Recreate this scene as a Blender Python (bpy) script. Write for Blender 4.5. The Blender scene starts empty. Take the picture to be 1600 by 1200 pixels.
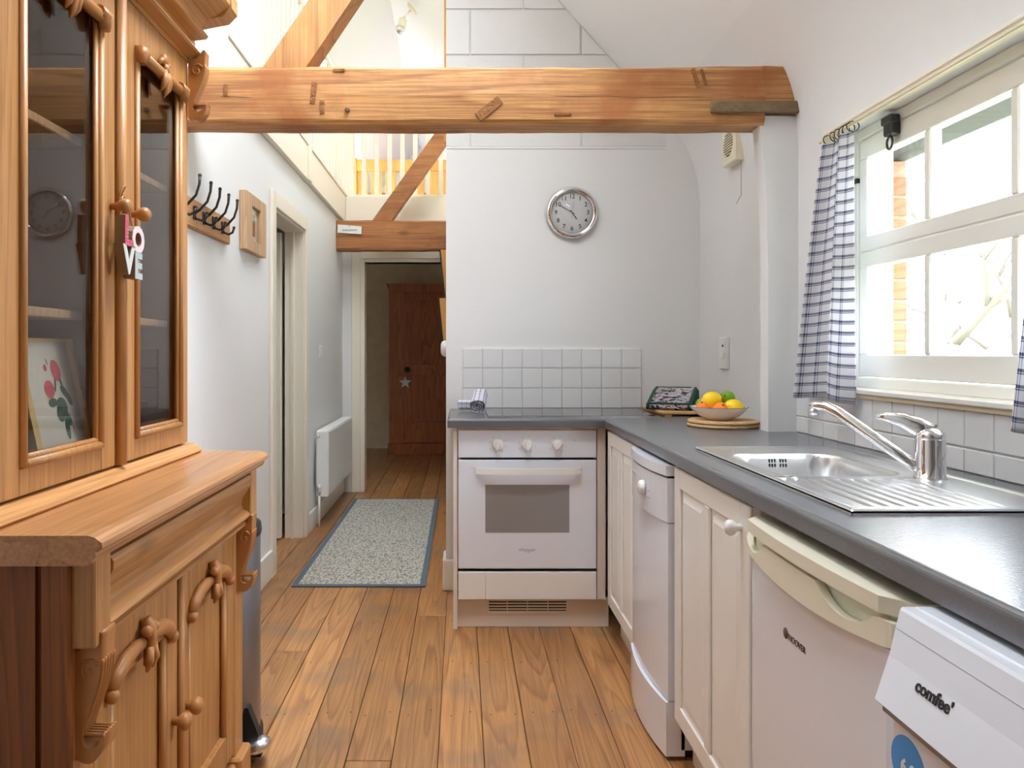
import bpy, bmesh, math, random
from mathutils import Vector, Matrix, noise
random.seed(7)
scene = bpy.context.scene
COL = scene.collection
R = math.radians

# ------------------------------------------------------------------ camera
EYE = 1.195
cam_d = bpy.data.cameras.new('camera'); cam = bpy.data.objects.new('camera', cam_d); COL.objects.link(cam)
cam.location = (0, 0, EYE); cam.rotation_euler = (R(90), 0, 0)
cam_d.sensor_width = 36; cam_d.lens = 36 * 1180 / 1600
cam_d.shift_x = 80 / 1600; cam_d.shift_y = -50 / 1600
cam_d.clip_start = 0.05
scene.camera = cam
# ------------------------------------------------------------------ world, lights, exposure
W = bpy.data.worlds.new('overcast_sky'); scene.world = W; W.use_nodes = True
bg = W.node_tree.nodes['Background']; bg.inputs[0].default_value = (0.84, 0.92, 1.0, 1); bg.inputs[1].default_value = 16.0
def area(name, loc, rot, sx, sy, power, col=(1, 1, 1)):
    l = bpy.data.lights.new(name, 'AREA'); l.shape = 'RECTANGLE'; l.size = sx; l.size_y = sy; l.energy = power; l.color = col
    o = bpy.data.objects.new(name, l); COL.objects.link(o); o.location = loc; o.rotation_euler = rot
    return o
def portal(name, loc, rot, sx, sy):
    o = area(name, loc, rot, sx, sy, 1.0); o.data.cycles.is_portal = True
portal('window_portal', (1.30, 1.855, 1.485), (0, R(90), 0), 0.78, 1.10)
area('added_far_fill', (-2.05, 8.5, 2.85), (0, R(-48), 0), 1.3, 2.0, 95, (0.95, 0.98, 1))  # added fill lamp brightening the far landing through an invented roof opening
area('added_passage_fill', (-0.375, 4.75, 4.15), (0, 0, 0), 0.24, 1.08, 18, (0.95, 0.98, 1))  # invented source above the passage, added to light the rug from overhead
area('added_kitchen_fill', (0.14, 1.95, 3.75), (0, R(48), 0), 1.0, 1.0, 34, (0.95, 0.98, 1))  # extra fill for the kitchen, added above the unseen part of the slope
vs = scene.view_settings
vs.view_transform = 'Standard'; vs.look = 'None'; vs.exposure = 0.24; vs.gamma = 1.0; vs.use_curve_mapping = False
try:
    scene.cycles.diffuse_bounces = 6; scene.cycles.max_bounces = 14; scene.cycles.transparent_max_bounces = 16
    scene.cycles.caustics_reflective = False; scene.cycles.caustics_refractive = False
    scene.cycles.sample_clamp_indirect = 6
except Exception: pass

# ------------------------------------------------------------------ materials
def new_mat(name):
    m = bpy.data.materials.new(name); m.use_nodes = True
    nt = m.node_tree; return m, nt, nt.nodes['Principled BSDF'], nt.nodes, nt.links
def S(r, g, b):
    f = lambda c: (c / 255 / 12.92) if c / 255 <= 0.04045 else ((c / 255 + 0.055) / 1.055) ** 2.4
    return (f(r), f(g), f(b), 1)
def plain(name, col, rough=0.5, metal=0.0, bump=0.0, bscale=60, var=0.0, vscale=3, coat=0.0):
    m, nt, p, N, L = new_mat(name)
    p.inputs['Base Color'].default_value = col; p.inputs['Roughness'].default_value = rough; p.inputs['Metallic'].default_value = metal
    if coat: p.inputs['Coat Weight'].default_value = coat; p.inputs['Coat Roughness'].default_value = 0.08
    tc = N.new('ShaderNodeTexCoord')
    if var > 0:
        n = N.new('ShaderNodeTexNoise'); n.inputs['Scale'].default_value = vscale; n.inputs['Detail'].default_value = 5
        L.new(tc.outputs['Object'], n.inputs['Vector'])
        mx = N.new('ShaderNodeMix'); mx.data_type = 'RGBA'; mx.blend_type = 'MIX'
        mx.inputs[6].default_value = tuple(c * (1 - var) for c in col[:3]) + (1,)
        mx.inputs[7].default_value = tuple(min(1, c * (1 + var)) for c in col[:3]) + (1,)
        L.new(n.outputs['Fac'], mx.inputs[0]); L.new(mx.outputs[2], p.inputs['Base Color'])
    if bump > 0:
        n2 = N.new('ShaderNodeTexNoise'); n2.inputs['Scale'].default_value = bscale; n2.inputs['Detail'].default_value = 4
        L.new(tc.outputs['Object'], n2.inputs['Vector'])
        b = N.new('ShaderNodeBump'); b.inputs['Strength'].default_value = bump; b.inputs['Distance'].default_value = 0.01
        L.new(n2.outputs['Fac'], b.inputs['Height']); L.new(b.outputs['Normal'], p.inputs['Normal'])
    return m
def wood(name, light, dark, axis='Y', rings=14, scale=7.0, rough=0.45, knots=0.5, stain=0.0, streak=0.5, coat=0.0, stain_col=(0.20, 0.15, 0.09, 1), pervar=0.18, stretch=0.09, con=0.6):
    m, nt, p, N, L = new_mat(name)
    tc = N.new('ShaderNodeTexCoord'); oi = N.new('ShaderNodeObjectInfo')
    off = N.new('ShaderNodeVectorMath'); off.operation = 'SCALE'; off.inputs[0].default_value = (37.0, 19.0, 53.0)
    L.new(oi.outputs['Random'], off.inputs['Scale'])
    add = N.new('ShaderNodeVectorMath'); add.operation = 'ADD'
    L.new(tc.outputs['Object'], add.inputs[0]); L.new(off.outputs[0], add.inputs[1])
    mp = N.new('ShaderNodeMapping'); s = [1, 1, 1]; s['XYZ'.index(axis)] = stretch; mp.inputs['Scale'].default_value = s
    L.new(add.outputs[0], mp.inputs['Vector'])
    n1 = N.new('ShaderNodeTexNoise'); n1.inputs['Scale'].default_value = scale; n1.inputs['Detail'].default_value = 1.5; n1.inputs['Roughness'].default_value = 0.4
    L.new(mp.outputs[0], n1.inputs['Vector'])
    mul = N.new('ShaderNodeMath'); mul.operation = 'MULTIPLY'; mul.inputs[1].default_value = rings; L.new(n1.outputs['Fac'], mul.inputs[0])
    fr = N.new('ShaderNodeMath'); fr.operation = 'FRACT'; L.new(mul.outputs[0], fr.inputs[0])
    ramp = N.new('ShaderNodeValToRGB'); e = ramp.color_ramp.elements
    rdark = tuple(a * (1 - con) + b * con for a, b in zip(light, dark)); mid = tuple(0.6 * a + 0.4 * b for a, b in zip(light, rdark))
    e[0].position = 0.0; e[0].color = light; e[1].position = 1.0; e[1].color = light
    a = e.new(0.62); a.color = mid; a = e.new(0.88); a.color = rdark
    L.new(fr.outputs[0], ramp.inputs[0])
    mp2 = N.new('ShaderNodeMapping'); s = [1, 1, 1]; s['XYZ'.index(axis)] = 0.025; mp2.inputs['Scale'].default_value = s
    L.new(add.outputs[0], mp2.inputs['Vector'])
    n2 = N.new('ShaderNodeTexNoise'); n2.inputs['Scale'].default_value = 160; n2.inputs['Detail'].default_value = 3; L.new(mp2.outputs[0], n2.inputs['Vector'])
    mx = N.new('ShaderNodeMix'); mx.data_type = 'RGBA'; mx.blend_type = 'MULTIPLY'; mx.inputs[0].default_value = streak
    r2 = N.new('ShaderNodeValToRGB'); r2.color_ramp.elements[0].position = 0.35; r2.color_ramp.elements[0].color = (0.55, 0.5, 0.45, 1); r2.color_ramp.elements[1].position = 0.62
    L.new(n2.outputs['Fac'], r2.inputs[0]); L.new(ramp.outputs[0], mx.inputs[6]); L.new(r2.outputs[0], mx.inputs[7])
    last = mx.outputs[2]
    # tonal drift
    n3 = N.new('ShaderNodeTexNoise'); n3.inputs['Scale'].default_value = 3.0; n3.inputs['Detail'].default_value = 4; L.new(mp.outputs[0], n3.inputs['Vector'])
    r3 = N.new('ShaderNodeValToRGB'); r3.color_ramp.elements[0].position = 0.3; r3.color_ramp.elements[0].color = (0.78, 0.72, 0.66, 1); r3.color_ramp.elements[1].position = 0.7; r3.color_ramp.elements[1].color = (1.08, 1.08, 1.08, 1)
    L.new(n3.outputs['Fac'], r3.inputs[0])
    m3 = N.new('ShaderNodeMix'); m3.data_type = 'RGBA'; m3.blend_type = 'MULTIPLY'; m3.inputs[0].default_value = 0.8
    L.new(last, m3.inputs[6]); L.new(r3.outputs[0], m3.inputs[7]); last = m3.outputs[2]
    if knots > 0:
        mpk = N.new('ShaderNodeMapping'); s = [1, 1, 1]; s['XYZ'.index(axis)] = 0.45; mpk.inputs['Scale'].default_value = s
        L.new(add.outputs[0], mpk.inputs['Vector'])
        v = N.new('ShaderNodeTexVoronoi'); v.inputs['Scale'].default_value = 4.2; L.new(mpk.outputs[0], v.inputs['Vector'])
        rk = N.new('ShaderNodeValToRGB'); rk.color_ramp.elements[0].position = 0.03; rk.color_ramp.elements[0].color = (knots,) * 3 + (1,)
        rk.color_ramp.elements[1].position = 0.11; rk.color_ramp.elements[1].color = (0, 0, 0, 1)
        L.new(v.outputs['Distance'], rk.inputs[0])
        mk = N.new('ShaderNodeMix'); mk.data_type = 'RGBA'; L.new(rk.outputs[0], mk.inputs[0]); L.new(last, mk.inputs[6])
        mk.inputs[7].default_value = tuple(c * 0.4 for c in dark[:3]) + (1,); last = mk.outputs[2]
    if stain > 0:
        ns = N.new('ShaderNodeTexNoise'); ns.inputs['Scale'].default_value = 3.5; ns.inputs['Detail'].default_value = 6; L.new(tc.outputs['Object'], ns.inputs['Vector'])
        rs = N.new('ShaderNodeValToRGB'); rs.color_ramp.elements[0].position = 0.50; rs.color_ramp.elements[0].color = (0, 0, 0, 1)
        rs.color_ramp.elements[1].position = 0.66; rs.color_ramp.elements[1].color = (stain,) * 3 + (1,); L.new(ns.outputs['Fac'], rs.inputs[0])
        ms = N.new('ShaderNodeMix'); ms.data_type = 'RGBA'; L.new(rs.outputs[0], ms.inputs[0]); L.new(last, ms.inputs[6]); ms.inputs[7].default_value = stain_col; last = ms.outputs[2]
    if pervar > 0:
        mr = N.new('ShaderNodeMapRange'); mr.inputs[3].default_value = 1 - pervar; mr.inputs[4].default_value = 1 + pervar * 0.6
        L.new(oi.outputs['Random'], mr.inputs[0])
        mv = N.new('ShaderNodeVectorMath'); mv.operation = 'SCALE'; L.new(last, mv.inputs[0]); L.new(mr.outputs[0], mv.inputs['Scale']); last = mv.outputs[0]
    L.new(last, p.inputs['Base Color']); p.inputs['Roughness'].default_value = rough
    if coat: p.inputs['Coat Weight'].default_value = coat; p.inputs['Coat Roughness'].default_value = 0.25
    b = N.new('ShaderNodeBump'); b.inputs['Strength'].default_value = 0.12; b.inputs['Distance'].default_value = 0.004
    L.new(n2.outputs['Fac'], b.inputs['Height']); L.new(b.outputs['Normal'], p.inputs['Normal'])
    return m
def glass(name, ior=1.5, tint=(1, 1, 1, 1)):
    m, nt, p, N, L = new_mat(name); N.remove(p)
    t = N.new('ShaderNodeBsdfTransparent'); t.inputs[0].default_value = tint
    g = N.new('ShaderNodeBsdfGlossy'); g.inputs['Roughness'].default_value = 0.0
    lw = N.new('ShaderNodeLayerWeight'); pw = N.new('ShaderNodeMath'); pw.operation = 'POWER'; pw.inputs[1].default_value = 5.0; L.new(lw.outputs['Facing'], pw.inputs[0])
    f0 = ((ior - 1) / (ior + 1)) ** 2; f = N.new('ShaderNodeMath'); f.operation = 'MULTIPLY_ADD'; f.inputs[1].default_value = 1 - f0; f.inputs[2].default_value = f0; L.new(pw.outputs[0], f.inputs[0])
    x = N.new('ShaderNodeMixShader'); L.new(f.outputs[0], x.inputs[0]); L.new(t.outputs[0], x.inputs[1]); L.new(g.outputs[0], x.inputs[2])
    L.new(x.outputs[0], N['Material Output'].inputs[0]); return m

PL, PD = S(204, 150, 92), S(158, 102, 52)
M = {}
M['wall'] = plain('white_wall_paint', (0.80, 0.80, 0.80, 1), 0.75, bump=0.12, bscale=14, var=0.02, vscale=2)
M['block'] = plain('painted_blockwork', (0.74, 0.735, 0.72, 1), 0.8, bump=0.14, bscale=70)
M['mortar'] = plain('painted_mortar', (0.66, 0.655, 0.64, 1), 0.85)
M['brickmortar'] = plain('brick_mortar', S(150, 104, 84), 0.9)
M['ceil'] = plain('white_ceiling_paint', (0.83, 0.83, 0.83, 1), 0.8, bump=0.06, bscale=8)
M['cream'] = plain('cream_gloss_paint', S(240, 232, 216), 0.35)
M['whitewood'] = plain('white_gloss_paint', S(242, 240, 232), 0.3)
M['unit'] = plain('white_cupboard_paint', S(242, 240, 236), 0.32, var=0.02, vscale=6)
M['carcass'] = plain('pale_beige_carcass', S(232, 220, 206), 0.5)
M['enamel'] = plain('white_appliance_enamel', S(234, 238, 248), 0.22, coat=0.4)
M['enamel_cream'] = plain('aged_cream_plastic', S(236, 231, 210), 0.35)
M['enamel_green'] = plain('pale_green_plastic', S(222, 228, 208), 0.4)
M['plastic_w'] = plain('white_plastic', S(240, 240, 238), 0.35)
M['fan'] = plain('ivory_plastic', S(232, 222, 196), 0.4)
M['black'] = plain('black_metal', (0.012, 0.012, 0.013, 1), 0.4)
M['blackgap'] = plain('dark_gap', (0.006, 0.006, 0.006, 1), 0.8)
M['dkplastic'] = plain('dark_plastic', (0.02, 0.021, 0.024, 1), 0.45)
M['chrome'] = plain('chrome', (0.82, 0.83, 0.85, 1), 0.07, 1.0)
M['steel'] = plain('brushed_stainless_steel', (0.82, 0.83, 0.84, 1), 0.27, 1.0, bump=0.03, bscale=400)
M['bin'] = plain('grey_metal_bin', (0.30, 0.32, 0.36, 1), 0.33, 0.9)
M['ovenglass'] = plain('smoked_oven_glass', S(142, 138, 138), 0.18, coat=0.6)
M['hob'] = plain('black_hob_glass', (0.018, 0.018, 0.02, 1), 0.07)
M['worktop'] = plain('dark_grey_laminate', S(98, 98, 102), 0.27, bump=0.05, bscale=220, var=0.10, vscale=180)
M['worktop'].node_tree.nodes['Principled BSDF'].inputs['Specular IOR Level'].default_value = 0.8
M['tile'] = plain('white_glazed_tile', (0.80, 0.80, 0.81, 1), 0.15, bump=0.10, bscale=12)
M['grout'] = plain('pale_grout', (0.72, 0.71, 0.70, 1), 0.9)
M['pine_z'] = wood('dresser_pine_upright', PL, PD, 'Z', con=.4, scale=11, rings=9, stretch=.045, rough=0.42, coat=0.15, pervar=0.06, knots=0.35)
M['pine_y'] = wood('dresser_pine_level', PL, PD, 'Y', con=.4, scale=11, rings=9, stretch=.045, rough=0.42, coat=0.15, pervar=0.06, knots=0.5)
M['pine_top'] = wood('dresser_pine_top', S(206, 152, 100), S(158, 100, 52), 'Y', rough=0.35, coat=0.25, pervar=0.0, knots=0.6, rings=9, con=.45, scale=10, stretch=.05)
M['pine_end'] = wood('dresser_dark_end', S(150, 88, 36), S(104, 55, 18), 'Z', rough=0.5, pervar=0.05, knots=0.2)  # darker old varnish, plus the camera-facing end's shade put into the colour
M['carve'] = plain('carved_pine', S(178, 121, 69), 0.4, var=0.15, vscale=25)
M['inside'] = plain('dresser_interior', S(150, 116, 88), 0.7, var=0.1, vscale=5)
M['plank'] = wood('pine_floorboard', S(200, 146, 92), S(142, 90, 48), 'Y', rings=16, scale=7.5, rough=0.36, knots=0.7, stain=0.5, coat=0.12, pervar=0.2, stretch=0.06, con=.65, streak=.5, stain_col=S(132, 106, 84))
M['subfloor'] = plain('dark_subfloor', (0.05, 0.03, 0.018, 1), 0.9)
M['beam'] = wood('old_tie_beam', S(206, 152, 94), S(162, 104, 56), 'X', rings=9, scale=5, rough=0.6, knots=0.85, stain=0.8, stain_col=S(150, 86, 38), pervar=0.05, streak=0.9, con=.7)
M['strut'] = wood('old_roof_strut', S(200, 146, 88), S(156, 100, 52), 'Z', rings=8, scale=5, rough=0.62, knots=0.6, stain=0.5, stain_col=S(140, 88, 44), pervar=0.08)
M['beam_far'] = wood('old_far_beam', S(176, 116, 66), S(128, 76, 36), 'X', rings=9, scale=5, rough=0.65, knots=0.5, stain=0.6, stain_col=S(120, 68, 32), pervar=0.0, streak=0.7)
M['oldinset'] = plain('weathered_timber', S(120, 98, 70), 0.85, bump=0.8, bscale=60, var=0.4, vscale=30)
M['scar'] = plain('old_timber_scar', S(134, 86, 46), 0.85, bump=0.6, bscale=70, var=0.35, vscale=40)
M['wardrobe'] = wood('dark_pine_wardrobe', S(184, 108, 56), S(120, 62, 28), 'Z', rough=0.5, knots=0.8, pervar=0.05)
M['bed'] = wood('honey_pine_bed', S(240, 178, 92), S(214, 146, 62), 'Z', rough=0.45, knots=0.3, pervar=0.05)
M['birch'] = wood('light_wood_frame', S(214, 180, 142), S(190, 150, 112), 'Z', rough=0.5, knots=0.0, pervar=0.0)
M['rackwood'] = wood('hook_rack_wood', S(198, 150, 104), S(168, 118, 74), 'Y', rough=0.5, knots=0.0, pervar=0.0)
M['bamboo'] = wood('bamboo', S(222, 178, 118), S(196, 148, 88), 'X', rough=0.5, knots=0.0, pervar=0.08)
M['batten'] = plain('raw_batten', S(214, 190, 154), 0.7)
M['cork'] = plain('cork', S(205, 164, 120), 0.85, bump=0.5, bscale=150, var=0.22, vscale=120)
M['gold'] = plain('gilt_frame', S(232, 200, 124), 0.3, 0.35)
M['paper'] = plain('aged_paper', S(214, 212, 196), 0.8)
M['mount'] = plain('white_mount', S(230, 230, 228), 0.7)
M['rose'] = plain('rose_print', S(206, 74, 84), 0.8, var=0.25, vscale=60)
M['leaf'] = plain('leaf_print', S(62, 96, 74), 0.8, var=0.25, vscale=60)
M['stonewall'] = plain('rough_plastered_stone', S(222, 202, 168), 0.9, bump=1.0, bscale=9, var=0.18, vscale=8)
M['lemon'] = plain('lemon_skin', S(252, 210, 20), 0.45, bump=0.15, bscale=160)
M['lime'] = plain('lime_skin', S(112, 158, 28), 0.42, bump=0.15, bscale=160, var=0.2, vscale=20)
M['orange'] = plain('orange_skin', S(246, 128, 24), 0.45, bump=0.15, bscale=160)
M['china'] = plain('white_china', S(248, 247, 244), 0.2, coat=0.4)
M['chinadark'] = plain('dark_rim_glaze', S(52, 54, 66), 0.3)
M['greencloth'] = plain('dark_green_cloth', S(46, 84, 74), 0.9, var=0.2, vscale=40)
M['pinkpaint'] = plain('pink_paint', S(206, 92, 118), 0.7)
M['palepaint'] = plain('pale_grey_paint', S(206, 208, 204), 0.7)
M['woodletter'] = plain('letter_edge', S(152, 124, 96), 0.7)
M['twine'] = plain('twine', S(196, 160, 112), 0.9)
M['ink'] = plain('black_ink', (0.02, 0.02, 0.022, 1), 0.6)
M['greyink'] = plain('grey_ink', S(150, 150, 154), 0.6)
M['brownink'] = plain('brown_badge', S(92, 66, 54), 0.5)
M['blue'] = plain('blue_sticker', S(66, 146, 214), 0.5)
M['dial'] = plain('clock_dial', S(212, 214, 214), 0.6)
M['pane'] = glass('window_pane', 1.45)
M['cabpane'] = glass('cabinet_pane', 1.72, (0.86, 0.85, 0.84, 1))
M['brick'] = plain('red_brick', S(150, 74, 46), 0.9, var=0.2, vscale=10)
M['slate'] = plain('slate_blue_eave', S(28, 31, 42), 0.7, var=0.15, vscale=6)
M['bark'] = plain('bark', S(96, 89, 82), 0.9)
M['lawn'] = plain('pale_lawn', S(160, 166, 130), 0.95, var=0.2, vscale=1)
M['mattress'] = plain('white_bedding', S(235, 235, 235), 0.9)
M['photoA'] = plain('photo_sky', S(120, 150, 178), 0.5)
M['photoB'] = plain('photo_autumn', S(150, 104, 52), 0.5, var=0.4, vscale=60)
M['rugborder'] = plain('rug_border', S(98, 112, 126), 0.95, bump=0.4, bscale=300)
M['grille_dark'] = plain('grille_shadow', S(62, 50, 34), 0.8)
def rug_mat():
    m, nt, p, N, L = new_mat('rug_weave'); tc = N.new('ShaderNodeTexCoord')
    mp = N.new('ShaderNodeMapping'); mp.inputs['Scale'].default_value = (1, 0.6, 1); L.new(tc.outputs['Object'], mp.inputs['Vector'])
    n = N.new('ShaderNodeTexNoise'); n.inputs['Scale'].default_value = 85; n.inputs['Detail'].default_value = 2; L.new(mp.outputs[0], n.inputs['Vector'])
    r = N.new('ShaderNodeValToRGB'); r.color_ramp.elements[0].position = 0.36; r.color_ramp.elements[0].color = S(126, 122, 112); r.color_ramp.elements[1].position = 0.56; r.color_ramp.elements[1].color = S(196, 193, 184)
    L.new(n.outputs['Fac'], r.inputs[0]); L.new(r.outputs[0], p.inputs['Base Color']); p.inputs['Roughness'].default_value = 0.95
    b = N.new('ShaderNodeBump'); b.inputs['Strength'].default_value = 0.5; b.inputs['Distance'].default_value = 0.004; L.new(n.outputs['Fac'], b.inputs['Height']); L.new(b.outputs[0], p.inputs['Normal'])
    return m
M['rug'] = rug_mat()
def check_mat(name, pu, pv, base, line, lw=1.0, trans=0.35):
    """woven check: paired lines across and along the cloth, from UV in metres"""
    m, nt, p, N, L = new_mat(name); tc = N.new('ShaderNodeTexCoord'); sp = N.new('ShaderNodeSeparateXYZ'); L.new(tc.outputs['UV'], sp.inputs[0])
    def band(sock, period, lo, hi):
        d = N.new('ShaderNodeMath'); d.operation = 'DIVIDE'; d.inputs[1].default_value = period; L.new(sock, d.inputs[0])
        f = N.new('ShaderNodeMath'); f.operation = 'FRACT'; L.new(d.outputs[0], f.inputs[0])
        a = N.new('ShaderNodeMath'); a.operation = 'GREATER_THAN'; a.inputs[1].default_value = lo; L.new(f.outputs[0], a.inputs[0])
        b = N.new('ShaderNodeMath'); b.operation = 'LESS_THAN'; b.inputs[1].default_value = hi; L.new(f.outputs[0], b.inputs[0])
        c = N.new('ShaderNodeMath'); c.operation = 'MULTIPLY'; L.new(a.outputs[0], c.inputs[0]); L.new(b.outputs[0], c.inputs[1]); return c.outputs[0]
    def addn(x, y, k=1.0):
        a = N.new('ShaderNodeMath'); a.operation = 'MULTIPLY_ADD'; L.new(y, a.inputs[0]); a.inputs[1].default_value = k; L.new(x, a.inputs[2]); return a.outputs[0]
    v1 = band(sp.outputs[1], pv, 0.10, 0.10 + 0.17 * lw); v2 = band(sp.outputs[1], pv, 0.36, 0.36 + 0.07 * lw)
    u1 = band(sp.outputs[0], pu, 0.10, 0.10 + 0.10 * lw); u2 = band(sp.outputs[0], pu, 0.30, 0.30 + 0.05 * lw)
    t = addn(v1, v2); t2 = addn(u1, u2)
    tot = N.new('ShaderNodeMath'); tot.operation = 'MULTIPLY'; tot.inputs[1].default_value = 0.68; L.new(t, tot.inputs[0])
    tot2 = addn(tot.outputs[0], t2, 0.5); cl = N.new('ShaderNodeClamp'); L.new(tot2, cl.inputs[0])
    mx = N.new('ShaderNodeMix'); mx.data_type = 'RGBA'; L.new(cl.outputs[0], mx.inputs[0]); mx.inputs[6].default_value = base; mx.inputs[7].default_value = line
    L.new(mx.outputs[2], p.inputs['Base Color']); p.inputs['Roughness'].default_value = 0.9
    if trans:
        tr = N.new('ShaderNodeBsdfTranslucent'); L.new(mx.outputs[2], tr.inputs[0]); ms = N.new('ShaderNodeMixShader'); ms.inputs[0].default_value = trans
        L.new(p.outputs[0], ms.inputs[1]); L.new(tr.outputs[0], ms.inputs[2]); L.new(ms.outputs[0], N['Material Output'].inputs[0])
    return m
M['curtain'] = check_mat('blue_check_cotton', 0.062, 0.0325, S(236, 236, 240), S(40, 54, 104), 1.2)
M['towel'] = check_mat('lilac_check_towel', 0.022, 0.016, S(232, 230, 238), S(96, 92, 150), 1.0, 0)
def pattern_mat():
    m, nt, p, N, L = new_mat('dark_floral_print'); tc = N.new('ShaderNodeTexCoord')
    v = N.new('ShaderNodeTexNoise'); v.inputs['Scale'].default_value = 55; v.inputs['Detail'].default_value = 1.5; v.inputs['Distortion'].default_value = 1.2
    mp = N.new('ShaderNodeMapping'); mp.inputs['Scale'].default_value = (0.6, 1.2, 1); L.new(tc.outputs['Object'], mp.inputs['Vector']); L.new(mp.outputs[0], v.inputs['Vector'])
    r = N.new('ShaderNodeValToRGB'); r.color_ramp.interpolation = 'CONSTANT'; e = r.color_ramp.elements
    e[0].position = 0; e[0].color = S(34, 34, 38); e[1].position = 0.46; e[1].color = S(196, 190, 196)
    a = e.new(0.56); a.color = S(170, 132, 140); a = e.new(0.61); a.color = S(200, 196, 200); a = e.new(0.68); a.color = S(40, 46, 48)
    L.new(v.outputs['Fac'], r.inputs[0]); L.new(r.outputs[0], p.inputs['Base Color']); p.inputs['Roughness'].default_value = 0.9; return m
M['print'] = pattern_mat()
def dots_mat():
    m, nt, p, N, L = new_mat('pink_dotted_paint'); tc = N.new('ShaderNodeTexCoord'); v = N.new('ShaderNodeTexVoronoi'); v.inputs['Scale'].default_value = 130; v.inputs['Randomness'].default_value = 0.2
    L.new(tc.outputs['Object'], v.inputs['Vector']); r = N.new('ShaderNodeValToRGB'); r.color_ramp.interpolation = 'CONSTANT'
    r.color_ramp.elements[0].color = S(236, 214, 220); r.color_ramp.elements[1].position = 0.3; r.color_ramp.elements[1].color = S(196, 78, 106)
    L.new(v.outputs['Distance'], r.inputs[0]); L.new(r.outputs[0], p.inputs['Base Color']); return m
M['dots'] = dots_mat()

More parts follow.
